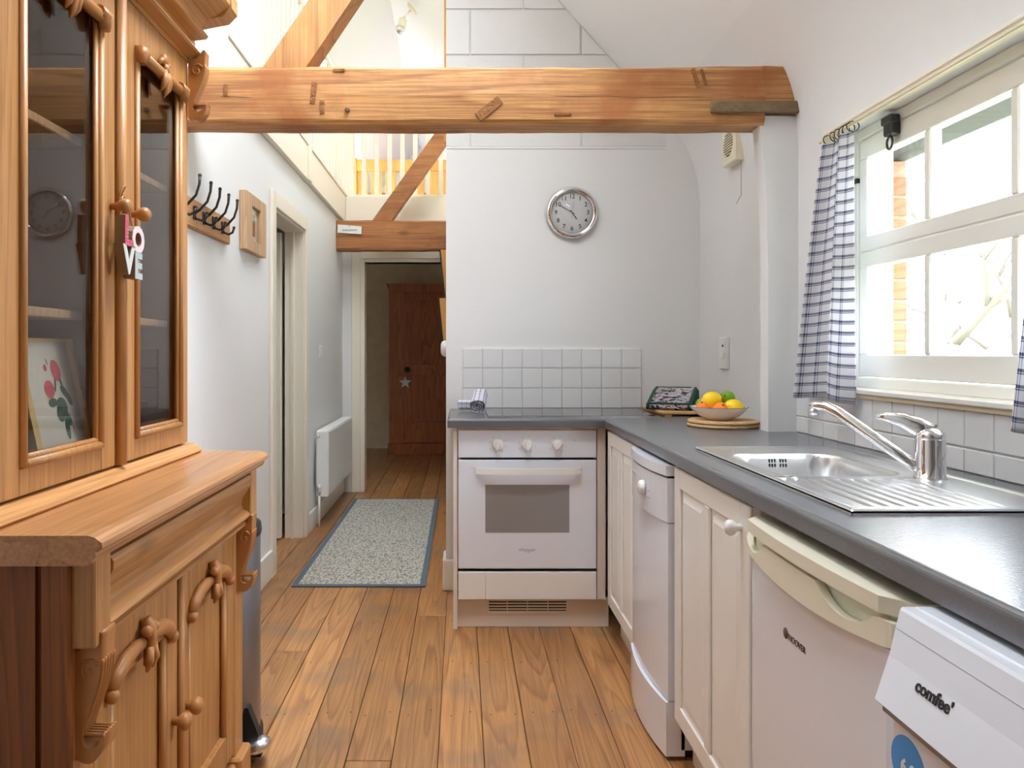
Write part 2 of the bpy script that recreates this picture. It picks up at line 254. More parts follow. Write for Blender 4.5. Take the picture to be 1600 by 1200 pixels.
# ------------------------------------------------------------------ mesh helpers
BASE = {}
class MB:
    def __init__(s): s.v = []; s.f = []; s.sm = []
    def add(s, vs, fs, smooth=False):
        o = len(s.v); s.v += [tuple(v) for v in vs]; s.f += [tuple(i + o for i in f) for f in fs]; s.sm += [smooth] * len(fs); return s
    def box(s, x0, x1, y0, y1, z0, z1, b=0.0):
        if x0 > x1: x0, x1 = x1, x0
        if y0 > y1: y0, y1 = y1, y0
        if z0 > z1: z0, z1 = z1, z0
        b = min(b, (x1 - x0) * .45, (y1 - y0) * .45, (z1 - z0) * .45)
        if b <= 0:
            vs = [(x, y, z) for x in (x0, x1) for y in (y0, y1) for z in (z0, z1)]
            return s.add(vs, [(0, 1, 3, 2), (4, 6, 7, 5), (0, 4, 5, 1), (2, 3, 7, 6), (0, 2, 6, 4), (1, 5, 7, 3)])
        vs = []; idx = {}
        for i, (x, xs) in enumerate(((x0, 1), (x1, -1))):
            for j, (y, ys) in enumerate(((y0, 1), (y1, -1))):
                for k, (z, zs) in enumerate(((z0, 1), (z1, -1))):
                    for a in range(3):
                        p = [x + xs * b, y + ys * b, z + zs * b]; p[a] = (x, y, z)[a]
                        idx[i, j, k, a] = len(vs); vs.append(tuple(p))
        I = idx; fs = []
        for i in (0, 1):
            q = [I[i, 0, 0, 0], I[i, 0, 1, 0], I[i, 1, 1, 0], I[i, 1, 0, 0]]; fs.append(q if i == 0 else q[::-1])
            q = [I[0, i, 0, 1], I[1, i, 0, 1], I[1, i, 1, 1], I[0, i, 1, 1]]; fs.append(q if i == 0 else q[::-1])
            q = [I[0, 0, i, 2], I[0, 1, i, 2], I[1, 1, i, 2], I[1, 0, i, 2]]; fs.append(q if i == 0 else q[::-1])
        for j in (0, 1):
            for k in (0, 1):
                fs.append((I[0, j, k, 1], I[1, j, k, 1], I[1, j, k, 2], I[0, j, k, 2]))
                fs.append((I[j, 0, k, 0], I[j, 1, k, 0], I[j, 1, k, 2], I[j, 0, k, 2]))
                fs.append((I[j, k, 0, 0], I[j, k, 1, 0], I[j, k, 1, 1], I[j, k, 0, 1]))
                for i in (0, 1): fs.append((I[i, j, k, 0], I[i, j, k, 1], I[i, j, k, 2]))
        return s.add(vs, fs)
    def prism(s, poly, axis, a0, a1, smooth=False):
        """poly: 2D points; axis X: (y,z)  Y: (x,z)  Z: (x,y)"""
        def P(p, a): return {'X': (a, p[0], p[1]), 'Y': (p[0], a, p[1]), 'Z': (p[0], p[1], a)}[axis]
        n = len(poly); vs = [P(p, a0) for p in poly] + [P(p, a1) for p in poly]
        s.add(vs, [tuple(range(n))[::-1], tuple(range(n, 2 * n))])
        o = len(s.v) - 2 * n
        for i in range(n):
            s.f.append((o + i, o + (i + 1) % n, o + n + (i + 1) % n, o + n + i)); s.sm.append(smooth)
        return s
    def lathe(s, prof, org, axis=(0, 0, 1), n=24, smooth=True, cap=True):
        ax = Vector(axis).normalized(); u = ax.orthogonal().normalized(); w = ax.cross(u); org = Vector(org); vs = []; fs = []
        for r, h in prof:
            for k in range(n):
                a = 2 * math.pi * k / n; vs.append(org + ax * h + u * (r * math.cos(a)) + w * (r * math.sin(a)))
        for i in range(len(prof) - 1):
            for k in range(n): fs.append((i * n + k, i * n + (k + 1) % n, (i + 1) * n + (k + 1) % n, (i + 1) * n + k))
        s.add(vs, fs, smooth)
        if cap:
            o = len(s.v) - len(vs)
            if prof[0][0] > 1e-6: s.f.append(tuple(o + k for k in range(n))[::-1]); s.sm.append(False)
            if prof[-1][0] > 1e-6: s.f.append(tuple(o + (len(prof) - 1) * n + k for k in range(n))); s.sm.append(False)
        return s
    def tube(s, path, rad, n=8, flat=1.0, up=None):
        path = [Vector(p) for p in path]; m = len(path); vs = []; fs = []
        rad = rad if isinstance(rad, (list, tuple)) else [rad] * m
        prev = None
        for i, p in enumerate(path):
            t = (path[min(i + 1, m - 1)] - path[max(i - 1, 0)]).normalized()
            if prev is None: u = (Vector(up) if up else t.orthogonal()); u = (u - t * u.dot(t)).normalized()
            else: u = (prev - t * prev.dot(t)).normalized()
            prev = u; w = t.cross(u)
            for k in range(n):
                a = 2 * math.pi * k / n; vs.append(p + u * (rad[i] * math.cos(a)) + w * (rad[i] * flat * math.sin(a)))
        for i in range(m - 1):
            for k in range(n): fs.append((i * n + k, i * n + (k + 1) % n, (i + 1) * n + (k + 1) % n, (i + 1) * n + k))
        s.add(vs, fs, True); o = len(s.v) - len(vs)
        s.f += [tuple(o + k for k in range(n))[::-1], tuple(o + (m - 1) * n + k for k in range(n))]; s.sm += [False, False]
        return s
    def ball(s, c, r, n=14, rot=None):
        r = r if isinstance(r, (list, tuple)) else (r, r, r); h = n // 2; vs = []; fs = []
        for i in range(h + 1):
            t = math.pi * i / h
            for k in range(n):
                a = 2 * math.pi * k / n; v = Vector((r[0] * math.sin(t) * math.cos(a), r[1] * math.sin(t) * math.sin(a), r[2] * math.cos(t)))
                if rot: v = rot @ v
                vs.append(Vector(c) + v)
        for i in range(h):
            for k in range(n): fs.append((i * n + k, (i + 1) * n + k, (i + 1) * n + (k + 1) % n, i * n + (k + 1) % n))
        return s.add(vs, fs, True)
    def grid(s, fn, nu, nv, smooth=True):
        vs = [fn(i / nu, j / nv) for j in range(nv + 1) for i in range(nu + 1)]; w = nu + 1
        return s.add(vs, [(j * w + i, j * w + i + 1, (j + 1) * w + i + 1, (j + 1) * w + i) for j in range(nv) for i in range(nu)], smooth)
    def mesh(s, name, mat, base=Vector((0, 0, 0))):
        me = bpy.data.meshes.new(name); me.from_pydata([tuple(Vector(v) - base) for v in s.v], [], s.f)
        me.polygons.foreach_set('use_smooth', s.sm); me.update()
        bm = bmesh.new(); bm.from_mesh(me); bmesh.ops.recalc_face_normals(bm, faces=bm.faces); bm.to_mesh(me); bm.free()
        if mat: me.materials.append(M[mat] if isinstance(mat, str) else mat)
        return me
def obj(name, me, parent=None, loc=(0, 0, 0)):
    o = bpy.data.objects.new(name, me); COL.objects.link(o); o.location = loc
    if parent: o.parent = parent
    return o
def part(name, mb, mat, parent, label=None, kind=None):
    b = BASE.get(parent.name, Vector((0, 0, 0))); o = obj(name, mb.mesh(name, mat, b), parent); BASE[o.name] = b
    if label: o['label'] = label
    if kind: o['kind'] = kind
    return o
def thing(name, label, cat, loc, group=None):
    o = bpy.data.objects.new(name, None); COL.objects.link(o); o.location = loc; o.empty_display_size = 0.1
    o['label'] = label; o['category'] = cat; BASE[o.name] = Vector(loc)
    if group: o['group'] = group
    return o
def solo(name, mb, mat, label, cat, loc, group=None):
    o = obj(name, mb.mesh(name, mat, Vector(loc)), None, loc); o['label'] = label; o['category'] = cat; BASE[o.name] = Vector(loc)
    if group: o['group'] = group
    return o
def struct(name, mb, mat, label=None):
    o = obj(name, mb.mesh(name, mat)); o['kind'] = 'structure'; BASE[o.name] = Vector((0, 0, 0))
    if label: o['label'] = label
    return o
def inst(name, me, parent, loc): return obj(name, me, parent, Vector(loc) - BASE.get(parent.name, Vector((0, 0, 0))))
def text(body, size, org, ux, uy, ext=0.001, align='CENTER', bold=0.0):
    """lettering as mesh builder: ux/uy are the reading and up directions"""
    c = bpy.data.curves.new('lettering', 'FONT'); c.body = body; c.size = size; c.extrude = ext; c.align_x = align; c.align_y = 'CENTER'; c.offset = bold; c.resolution_u = 3
    o = bpy.data.objects.new('lettering', c); COL.objects.link(o)
    dg = bpy.context.evaluated_depsgraph_get(); me = bpy.data.meshes.new_from_object(o.evaluated_get(dg))
    ux = Vector(ux); uy = Vector(uy); uz = ux.cross(uy); org = Vector(org)
    mb = MB(); mb.add([org + ux * v.co.x + uy * v.co.y + uz * v.co.z for v in me.vertices], [tuple(p.vertices) for p in me.polygons])
    COL.objects.unlink(o); bpy.data.objects.remove(o); bpy.data.curves.remove(c); bpy.data.meshes.remove(me)
    return mb
def clip(poly, a, b, c):
    """keep a*x+b*y<=c"""
    out = []
    for i in range(len(poly)):
        p, q = poly[i], poly[(i + 1) % len(poly)]; dp = a * p[0] + b * p[1] - c; dq = a * q[0] + b * q[1] - c
        if dp <= 0: out.append(p)
        if dp * dq < 0: t = dp / (dp - dq); out.append((p[0] + t * (q[0] - p[0]), p[1] + t * (q[1] - p[1])))
    return out
def arc(cx, cy, r, a0, a1, n): return [(cx + r * math.cos(R(a0 + (a1 - a0) * i / n)), cy + r * math.sin(R(a0 + (a1 - a0) * i / n))) for i in range(n + 1)]
def roof(x): return 2.18 - 1.11 * (x - 1.2)

# ================================================================== STRUCTURE
YB = 3.80      # kitchen end wall face
floor = struct('floor', MB().box(-2.6, 1.4, -4.5, 9.6, -0.08, -0.02), 'subfloor', 'wide old pine floorboards')
xs = -0.067 + 0.1353 * -9; nails = MB(); seams = [xs + 0.1353 * i for i in range(19)]
known = {-0.2023: [3.43], -0.3376: [2.21], -0.7435: [3.02]}
for i in range(len(seams)):
    x0 = seams[i]; x1 = x0 + 0.1353
    cuts = []
    for k, v in known.items():
        if abs(k - x0) < 0.02: cuts = v[:]
    y = -4.5
    if not cuts: cuts = [random.uniform(0.6, 1.6)]
    while cuts[-1] < 9.0: cuts.append(cuts[-1] + random.uniform(2.6, 3.6))
    ys = [-4.5] + [c for c in cuts if c < 9.3] + [9.6]
    for a, b in zip(ys[:-1], ys[1:]):
        dz = random.uniform(-0.0012, 0.0)
        g = random.uniform(0.0006, 0.0019)
        part('plank', MB().box(x0 + g, x1 - g, a + 0.001, b - 0.001, -0.02, dz, 0.0015), 'plank', floor)
    for jy in [0.4 + 0.42 * k for k in range(14)]:
        for fx in (0.03, 0.105):
            c = (x0 + fx + random.uniform(-.006, .006), jy + random.uniform(-.02, .02), 0.0003)
            nails.add([(c[0] + 0.0032 * math.cos(t), c[1] + 0.0032 * math.sin(t), c[2]) for t in [k * math.pi / 3 for k in range(6)]], [(0, 1, 2, 3, 4, 5)])
part('nail_heads', nails, 'subfloor', floor, kind='stuff')

# --- kitchen end wall: blockwork above, plaster below
XL = -0.074
wb = struct('wall_back', MB().prism([(XL, 0), (1.3, 0), (1.3, roof(1.3)), (XL, roof(XL))], 'Y', YB + 0.009, YB + 0.15), 'mortar', 'white painted block wall behind the oven')
part('plaster', MB().prism([(XL, 0), (1.2, 0), (1.2, 2.18), (1.03, roof(1.03)), (1.03, 2.22), (XL, 2.22)], 'Y', YB - 0.008, YB + 0.009), 'wall', wb)
part('plaster_ledge', MB().box(XL, 1.035, YB - 0.012, YB + 0.01, 2.212, 2.226, 0.004), 'wall', wb)
rows = [2.226, 2.46, 2.69, 2.92, 3.15, 3.38]
for r in range(5):
    joints = [0.048 + 0.557 * k - (0.29 if r in (1, 3) else 0) for k in range(-1, 4)]
    for a, b in zip(joints[:-1], joints[1:]):
        p = [(max(a + .005, XL), rows[r] + .005), (min(b - .005, 1.03), rows[r] + .005), (min(b - .005, 1.03), rows[r + 1] - .005), (max(a + .005, XL), rows[r + 1] - .005)]
        if p[1][0] - p[0][0] < 0.01: continue
        p = clip(p, 1.11, 1.0, 2.18 + 1.11 * 1.2 - 0.004)
        if len(p) > 2: part('block', MB().prism(p, 'Y', YB + 0.002, YB + 0.010), 'block', wb)
tile_me = MB().box(-.0487, .0487, -.004, .004, -.0487, .0487, .0025).mesh('tile', 'tile')
part('grout_bed', MB().box(0.008, 0.905, YB - 0.013, YB - 0.008, 0.911, 1.214), 'grout', wb)
for i in range(9):
    for j in range(3):
        o = inst('tile', tile_me, wb, (0.0085 + 0.0995 * (i + .5), YB - 0.0155 + random.uniform(-.0006, .0006), 0.913 + 0.1002 * (j + .5))); o.rotation_euler = (random.uniform(-.006, .006), 0, random.uniform(-.006, .006))
part('baseboard', MB().box(XL - .016, -0.012, YB - 0.025, YB + 0.16, 0, 0.155, 0.004), 'whitewood', wb)

# --- right wall with the window
WX = 1.2; WY0, WY1, WZ0, WZ1 = 1.30, 2.41, 1.085, 1.885
mb = MB()
T = 1.38
mb.box(WX, T, -4.5, 3.95, 0, WZ0); mb.box(WX, T, -4.5, 3.95, WZ1, 2.2)
for a, b in ((-4.5, WY0), (WY1, 3.95)): mb.box(WX, T, a, b, WZ0, WZ1)
wr = struct('wall_right', mb, 'wall', 'white window wall')
part('pier', MB().prism([(1.093, .9112), (1.2, .9112), (1.2, 2.035), (1.06, 2.035), (1.068, 1.95), (1.080, 1.85), (1.088, 1.7), (1.093, 1.5)], 'Y', 2.685, 2.755), 'wall', wr)
part('grout_bed', MB().box(WX - .003, WX, 0.3, 2.685, 0.905, 1.062), 'grout', wr)
ty = 2.683
low = MB().box(-.004, .004, -.0485, .0485, -.027, .027, .002).mesh('tile', 'tile'); up = MB().box(-.004, .004, -.0485, .0485, -.0445, .0445, .002).mesh('tile', 'tile')
while ty > 0.45:
    inst('tile', low, wr, (WX - .005, ty - .05, 0.911 + .0285)); inst('tile', up, wr, (WX - .005, ty - .05, 0.970 + .0455)); ty -= 0.0995
# --- left wall with doorway
LX = -1.01
mb = MB(); DY0, DY1, DZ = 4.06, 4.87, 1.985
mb.box(LX - .12, LX, -4.5, DY0, 0, 2.34); mb.box(LX - .12, LX, DY1, 6.45, 0, 2.34); mb.box(LX - .12, LX, DY0, DY1, DZ, 2.34)
mb.box(LX - .12, LX, -4.5, 3.06, 2.34, 4.0)
wl = struct('wall_left', mb, 'wall', 'white wall of the passage')
mb = MB().box(LX, LX + .016, 2.2, DY0 - .002, 0, .15, .004); struct('baseboard_left', mb, 'whitewood')
mb = MB().box(LX, LX + .016, DY1 + .07, 6.44, 0, .13, .004); struct('baseboard_passage', mb, 'whitewood')
# --- end wall with doorway to the dim room
EY = 6.45; EX0, EX1, EZ = -0.825, -0.06, 1.96
mb = MB(); mb.box(-1.13, EX0, EY, EY + .13, 0, 2.42); mb.box(EX1, 1.3, EY, EY + .13, 0, 2.42); mb.box(EX0, EX1, EY, EY + .13, EZ, 2.42)
we = struct('wall_end', mb, 'wall')
struct('wall_corridor', MB().box(XL, XL + .12, YB + .15, EY, 0, 2.3), 'wall')
struct('wall_behind', MB().prism([(-1.13, 0), (1.38, 0), (1.38, roof(1.38)), (-0.6, roof(-.6)), (-1.13, 3.6)], 'Y', -4.65, -4.5), 'wall')
# dim room beyond
mb = MB(); mb.box(-2.2, 1.3, 9.4, 9.5, 0, 2.4); mb.box(-2.3, -2.2, EY + .13, 9.5, 0, 2.4); mb.box(1.3, 1.4, EY + .13, 9.5, 0, 2.4)
struct('wall_far', mb, 'stonewall', 'rough plastered wall of the dim far room')
# side room behind the open door
mb = MB(); mb.box(-2.5, -2.4, 3.0, 6.45, 0, 2.4); mb.box(-2.4, LX - .12, 2.9, 3.0, 0, 2.4); mb.box(-2.4, LX - .12, 5.6, 5.7, 0, 2.4)
struct('wall_side', mb, 'wall')
# upper floor
mb = MB(); mb.box(-2.6, LX - .125, 3.06, 11, 2.42, 2.5); mb.box(LX - .125, 1.3, EY + .02, 11, 2.42, 2.5)
struct('floor_upper', mb, 'wall')
mb = MB(); mb.box(-2.7, 1.4, 11, 11.1, 2.0, 4.3); mb.box(-2.75, -2.6, 3.0, 11, 1.9, 3.0); mb.box(-2.6, LX - .12, 2.95, 3.06, 2.34, 4.0)
struct('wall_upper', mb, 'ceil')
# ceiling: right slope with coved foot, left slope; openings added in both to let fill light in
cove = [(1.1995, 1.90), (1.1990, 1.96), (1.1965, 2.04), (1.186, 2.115), (1.163, 2.185), (1.125, roof(1.125) - .003), (1.06, roof(1.06) - .0005), (1.0, roof(1.0))]
prof = [(1.205, 1.98), (1.203, 2.06), (1.192, 2.13), (1.170, 2.198), (1.12, roof(1.12)), (-0.6, roof(-0.6))]
ow = [(-0.6, roof(-.6) + .14), (1.38, roof(1.38) + .14), (1.38, 2.17), (1.25, 2.17), (1.215, 2.05)]
mb = MB()
for a, b in ((-4.5, 1.4), (2.5, 4.2), (5.3, 11)): mb.prism(prof + ow, 'Y', a, b, False)
def rs(x0, x1, a, b): mb.prism([(x0, roof(x0)), (x1, roof(x1)), (x1, roof(x1) + .14), (x0, roof(x0) + .14)], 'Y', a, b)
mb.prism(prof[:5] + [(0.42, roof(.42)), (.42, roof(.42) + .14)] + ow[1:], 'Y', 1.4, 2.5); rs(-0.6, -0.4, 1.4, 2.5)
mb.prism(prof[:5] + [(-0.25, roof(-.25)), (-.25, roof(-.25) + .14)] + ow[1:], 'Y', 4.2, 5.3); rs(-0.6, -0.5, 4.2, 5.3)
lz = lambda x: roof(-.6) + 1.11 * (x + .6)
def ls(x0, x1, a, b): mb.prism([(x0, lz(x0)), (x1, lz(x1)), (x1, lz(x1) + .14), (x0, lz(x0) + .14)], 'Y', a, b)
ls(-2.7, -0.6, -4.5, 7.6); ls(-2.7, -2.35, 7.6, 9.4); ls(-1.5, -0.6, 7.6, 9.4); ls(-2.7, -0.6, 9.4, 11)
ce = struct('ceiling', mb, 'ceil', 'white sloping ceiling')
P_ = [(1.1995, 1.90), (1.1990, 1.96), (1.1965, 2.04), (1.186, 2.115), (1.163, 2.185), (1.125, roof(1.125) - .003), (1.06, roof(1.06) - .0008), (1.0, roof(1.0) - .0004)]
Q_ = [tuple(sum(c * Vector(P_[j])[d] for j, c in enumerate([math.comb(7, j) * u ** j * (1 - u) ** (7 - j) for j in range(8)])) for d in (0, 1)) for u in [k / 40 for k in range(41)]]
part('cove', MB().grid(lambda u, v: (Q_[round(u * 40)][0], -4.5 + 8.3 * v, Q_[round(u * 40)][1]), 40, 8), 'wall', ce)

# --- landing edge trim and balustrades
FX = LX + .03
struct('trim_1', MB().box(LX + .0005, FX, 3.14, EY + .018, 2.30, 2.52, .003), 'cream', 'cream fascia board along the landing')
struct('trim_2', MB().box(FX + .001, 1.2, EY - .02, EY + .018, 2.28, 2.52, .003), 'cream', 'cream fascia board across the landing end')
bal = MB().box(-.019, .019, -.019, .019, 2.53, 3.36, .003).mesh('baluster', 'cream')
t = thing('landing_balustrade', 'cream balustrade running along the landing edge above the left wall', 'balustrade', (FX - .06, 3.1, 2.3))
part('newel_post', MB().box(FX - .11, FX + .008, 3.06, 3.16, 2.30, 3.5, .004), 'cream', t)
part('newel_post', MB().box(FX - .11, FX + .012, 4.84, 4.93, 2.298, 3.5, .004), 'cream', t)
part('bottom_rail', MB().box(FX - .075, FX + .008, 3.16, 6.5, 2.52, 2.545, .004), 'cream', t)
part('handrail', MB().box(FX - .075, FX + .0, 3.16, 6.5, 3.36, 3.41, .01), 'cream', t)
y = 3.25
while y < 6.45:
    if not 4.80 < y < 4.97: inst('baluster', bal, t, (FX - .035, y, 0))
    y += 0.112
t = thing('landing_balustrade', 'cream balustrade across the far end of the landing in front of the pine bed', 'balustrade', (-.5, EY + .1, 2.5))
part('newel_post', MB().box(FX - .03, FX + .055, EY + .06, EY + .15, 2.44, 3.5, .004), 'cream', t)
part('bottom_rail', MB().box(FX + .055, 0.4, EY + .02, EY + .12, 2.52, 2.545, .004), 'cream', t)
part('handrail', MB().box(FX + .055, 0.4, EY + .05, EY + .13, 3.36, 3.41, .01), 'cream', t)
for k in range(9): inst('baluster', bal, t, (-0.836 + .1105 * k, EY + .08, 0))

# ================================================================== BEAMS
def beam_mb(x0, x1, y0, y1, z0, z1, ch, n=44, amp=.006, seed=0):
    mb = MB(); sec = [(y0 + ch * .4, z0), (y1 - ch, z0), (y1, z0 + ch), (y1, z1 - ch), (y1 - ch, z1), (y0 + ch, z1), (y0, z1 - ch * .7), (y0 - .002, (z0 + z1) / 2), (y0, z0 + ch * .8)]
    m = len(sec); vs = []
    for i in range(n + 1):
        x = x0 + (x1 - x0) * i / n
        for k, (a, b) in enumerate(sec):
            q = Vector((x * 2.6 + seed, k * 3.1, seed)); q2 = Vector((x * 11 + seed, k * 2.1, 4 + seed))
            vs.append((x, a + amp * noise.noise(q) + amp * .4 * noise.noise(q2), b + amp * noise.noise(q + Vector((0, 0, 9))) + amp * .4 * noise.noise(q2 + Vector((0, 0, 9)))))
    fs = [(i * m + k, i * m + (k + 1) % m, (i + 1) * m + (k + 1) % m, (i + 1) * m + k) for i in range(n) for k in range(m)]
    mb.add(vs, fs); mb.f += [tuple(range(m))[::-1], tuple(n * m + k for k in range(m))]; mb.sm += [False, False]
    return mb
t = thing('tie_beam', 'large rough old timber tie beam spanning the kitchen in front', 'beam', (0.1, 2.67, 2.0))
bm_ = beam_mb(-1.005, 1.075, 2.67, 2.80, 2.0, 2.21, .022, seed=3)
bm_.prism([(1.07, 2.04), (1.185, 2.04), (1.19, 2.09), (1.17, 2.15), (1.14, 2.205), (1.07, 2.208)], 'Y', 2.672, 2.798)
part('timber', bm_, 'beam', t)
part('weathered_inset', MB().box(.882, 1.195, 2.655, 2.70, 2.038, 2.080, .004), 'oldinset', t, 'weathered grey brown strip let into the beam end')
part('peg', MB().lathe([(.009, 0), (.009, .012), (.006, .015)], (-.40, 2.672, 2.05), (0, -1, 0), 8), 'oldinset', t)
ck_ = MB(); ck_.tube([(-.95 + .05 * k, 2.6685 + .004 * noise.noise(Vector((k * .5, 1, 0))), 2.098 + .008 * noise.noise(Vector((k * .33, 3, 0)))) for k in range(40)], [.0022 * abs(noise.noise(Vector((k * .7, 5, 0)))) + .0006 for k in range(40)], 5)
part('split', ck_, 'oldinset', t)
for bx_, bz_, bw_, bh_, sl in ((-.52, 2.11, .010, .038, .1), (-.49, 2.06, .008, .022, 0), (-.43, 2.19, .02, .005, 0), (.10, 2.055, .016, .05, .9), (.83, 2.163, .006, .034, -.3), (.858, 2.165, .005, .030, -.3), (.36, 2.035, .03, .004, 0), (-.83, 2.12, .006, .02, 0)):
    a_ = Vector((math.cos(sl), 0, -math.sin(sl))); b_ = Vector((math.sin(sl), 0, math.cos(sl))); c_ = Vector((bx_, 2.668, bz_))
    vs = [c_ + a_ * i_ * bw_ + b_ * j_ * bh_ + Vector((0, y_, 0)) for y_ in (-.0035, .012) for i_ in (-1, 1) for j_ in (-1, 1)]
    part('scar', MB().add(vs, [(0, 1, 3, 2), (4, 6, 7, 5), (0, 4, 5, 1), (2, 3, 7, 6), (0, 2, 6, 4), (1, 5, 7, 3)]), 'scar', t)
t = thing('tie_beam', 'smaller dark brown far tie beam above the passage doorway', 'beam', (-.5, 6.11, 2.02))
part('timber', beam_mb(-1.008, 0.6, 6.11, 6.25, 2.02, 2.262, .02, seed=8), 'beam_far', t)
sp = [(-.706, 2.205), (-.552, 2.205), (.185, 3.30), (.10, 3.39)]
solo('roof_strut', MB().prism(sp, 'Y', 2.685, 2.79), 'strut', 'thick slanting timber strut rising from the front tie beam', 'strut', (-.63, 2.73, 2.205))
sp = [(-.72, 2.258), (-.565, 2.258), (.175, 3.30), (.09, 3.39)]
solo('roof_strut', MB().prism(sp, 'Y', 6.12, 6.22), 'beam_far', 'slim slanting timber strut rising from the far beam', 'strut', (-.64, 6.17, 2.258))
solo('corner_post', MB().box(-.088, -.062, 3.97, 4.02, 2.30, 3.5, .004), 'bed', 'thin upright pine edge beside the upper block wall', 'post', (-.075, 3.99, 2.30))
t = thing('beam_notice', 'small white notice pinned on the left end of the far beam', 'sign', (-.92, 6.10, 2.17))
mb = MB().add([(-.995, 6.102, 2.225), (-.80, 6.094, 2.208), (-.802, 6.094, 2.145), (-.997, 6.102, 2.160), (-.995, 6.099, 2.225), (-.80, 6.091, 2.208), (-.802, 6.091, 2.145), (-.997, 6.099, 2.160)], [(0, 1, 2, 3), (7, 6, 5, 4), (0, 4, 5, 1), (1, 5, 6, 2), (2, 6, 7, 3), (3, 7, 4, 0)])
part('card', mb, 'mount', t)
part('lettering', MB().box(-.955, -.835, 6.089, 6.0925, 2.178, 2.183).box(-.90, -.896, 6.089, 6.093, 2.20, 2.215), 'greyink', t)

# ================================================================== DRESSER
D0, D1 = 1.166, 2.09
dr = thing('glazed_dresser', 'tall antique pine dresser with glazed upper doors and carved cupboard below', 'dresser', (-.8, 1.63, 0))
BX = -.605
# base
body = part('base_cabinet', MB().box(-.995, BX - .022, D0 + .004, D1 - .004, .10, .885), 'pine_end', dr)
part('end_panel', MB().box(-.99, -.655, D0 - .004, D0 + .006, .12, .87).box(-.645, -.60, D0 - .009, D0 + .006, .10, .87, .003).box(-.99, -.95, D0 - .008, D0 + .006, .1, .87, .003), 'pine_end', body, 'end panel with dark old varnish and shade in its colour')
for a, b in ((D0, D0 + .075), (D1 - .075, D1)): part('corner_stile', MB().box(BX - .03, BX + .002, a, b, .10, .74, .004), 'pine_z', body)
for a, b in ((D0, D0 + .055), (D1 - .055, D1)): part('frieze_block', MB().box(-.64, -.565, a, b, .735, .885, .003), 'pine_z', body)
# ogee drawer front
dp = [(-.60, .748), (-.572, .748), (-.566, .757), (-.572, .766), (-.585, .772), (-.590, .785), (-.586, .803), (-.574, .822), (-.563, .842), (-.562, .856), (-.568, .864), (-.60, .866)]
drawer = part('drawer', MB().prism(dp, 'Y', D0 + .057, D1 - .057), 'pine_y', dr)
part('drawer_rail', MB().prism([(-.64, .722), (-.588, .722), (-.578, .730), (-.578, .738), (-.592, .746), (-.64, .746)], 'Y', D0 + .056, D1 - .056), 'pine_y', body)
# top slab
tp = [(-1.0, .918), (-.562, .918), (-.552, .915), (-.541, .907), (-.540, .899), (-.546, .894), (-.552, .893), (-.550, .887), (-.556, .877), (-.566, .872), (-1.0, .872)]
part('top_board', MB().prism(tp, 'Y', D0 - .028, D1 + .028), 'pine_top', dr)
# plinth
part('plinth', MB().box(-.995, BX + .008, D0 - .008, D1 + .006, 0, .10, .006).box(-.64, BX + .022, D1 - .085, D1 + .012, 0, .112, .006).box(-.64, BX + .022, D0 - .012, D0 + .085, 0, .112, .006), 'pine_y', dr)
# scroll corbels
def crom(P, n=6):
    out = []
    for i in range(len(P) - 1):
        p0, p1, p2, p3 = (Vector(P[max(0, min(len(P) - 1, j))]) for j in (i - 1, i, i + 1, i + 2))
        for k in range(n):
            t_ = k / n; out.append(tuple(.5 * ((2 * p1) + (p2 - p0) * t_ + (2 * p0 - 5 * p1 + 4 * p2 - p3) * t_ * t_ + (3 * p1 - p0 - 3 * p2 + p3) * t_ ** 3)))
    return out + [tuple(P[-1])]
CORB = [(.012, .004), (.030, .010), (.046, .030), (.054, .028), (.053, .012), (.052, -.012), (.050, -.035), (.042, -.062), (.030, -.088), (.019, -.112), (.014, -.132), (.017, -.146), (.030, -.152), (.044, -.146), (.055, -.130), (.058, -.136), (.052, -.156), (.036, -.172), (.018, -.174), (.004, -.168)]
def corbel(z1, z0, yc, xf, w, parent, k=1.0):
    kz = (z1 - z0) / .17
    q = crom([(x * k, z * kz) for x, z in CORB], 4)
    o = part('corbel', MB().prism([(xf, z1)] + [(xf + x, z1 + z) for x, z in q] + [(xf, z0)], 'Y', yc - w, yc + w, True), 'carve', parent, 'carved scroll bracket')
    rib = [(x, z) for x, z in q if -.135 * kz < z < .0]
    for j in (-2, -1, 0, 1, 2):
        part('acanthus_rib', MB().tube([(xf + x, yc + j * w * .42 * (1 - .25 * i / len(rib)), z1 + z) for i, (x, z) in enumerate(rib)][1:26], .0042 * k, 6), 'carve', o)
    for sd in (-1, 1):
        part('scroll', MB().tube([(xf + .028 * k + (.021 - .0017 * m_) * k * math.cos(m_ * .7 + .5), yc + sd * w, z1 - .030 * kz + (.021 - .0017 * m_) * kz * math.sin(m_ * .7 + .5)) for m_ in range(11)], .0035 * k, 6), 'carve', o)
    return o
corbel(.725, .555, D0 + .038, BX + .002, .023, dr, .78); corbel(.725, .555, D1 - .038, BX + .002, .023, dr, .78)
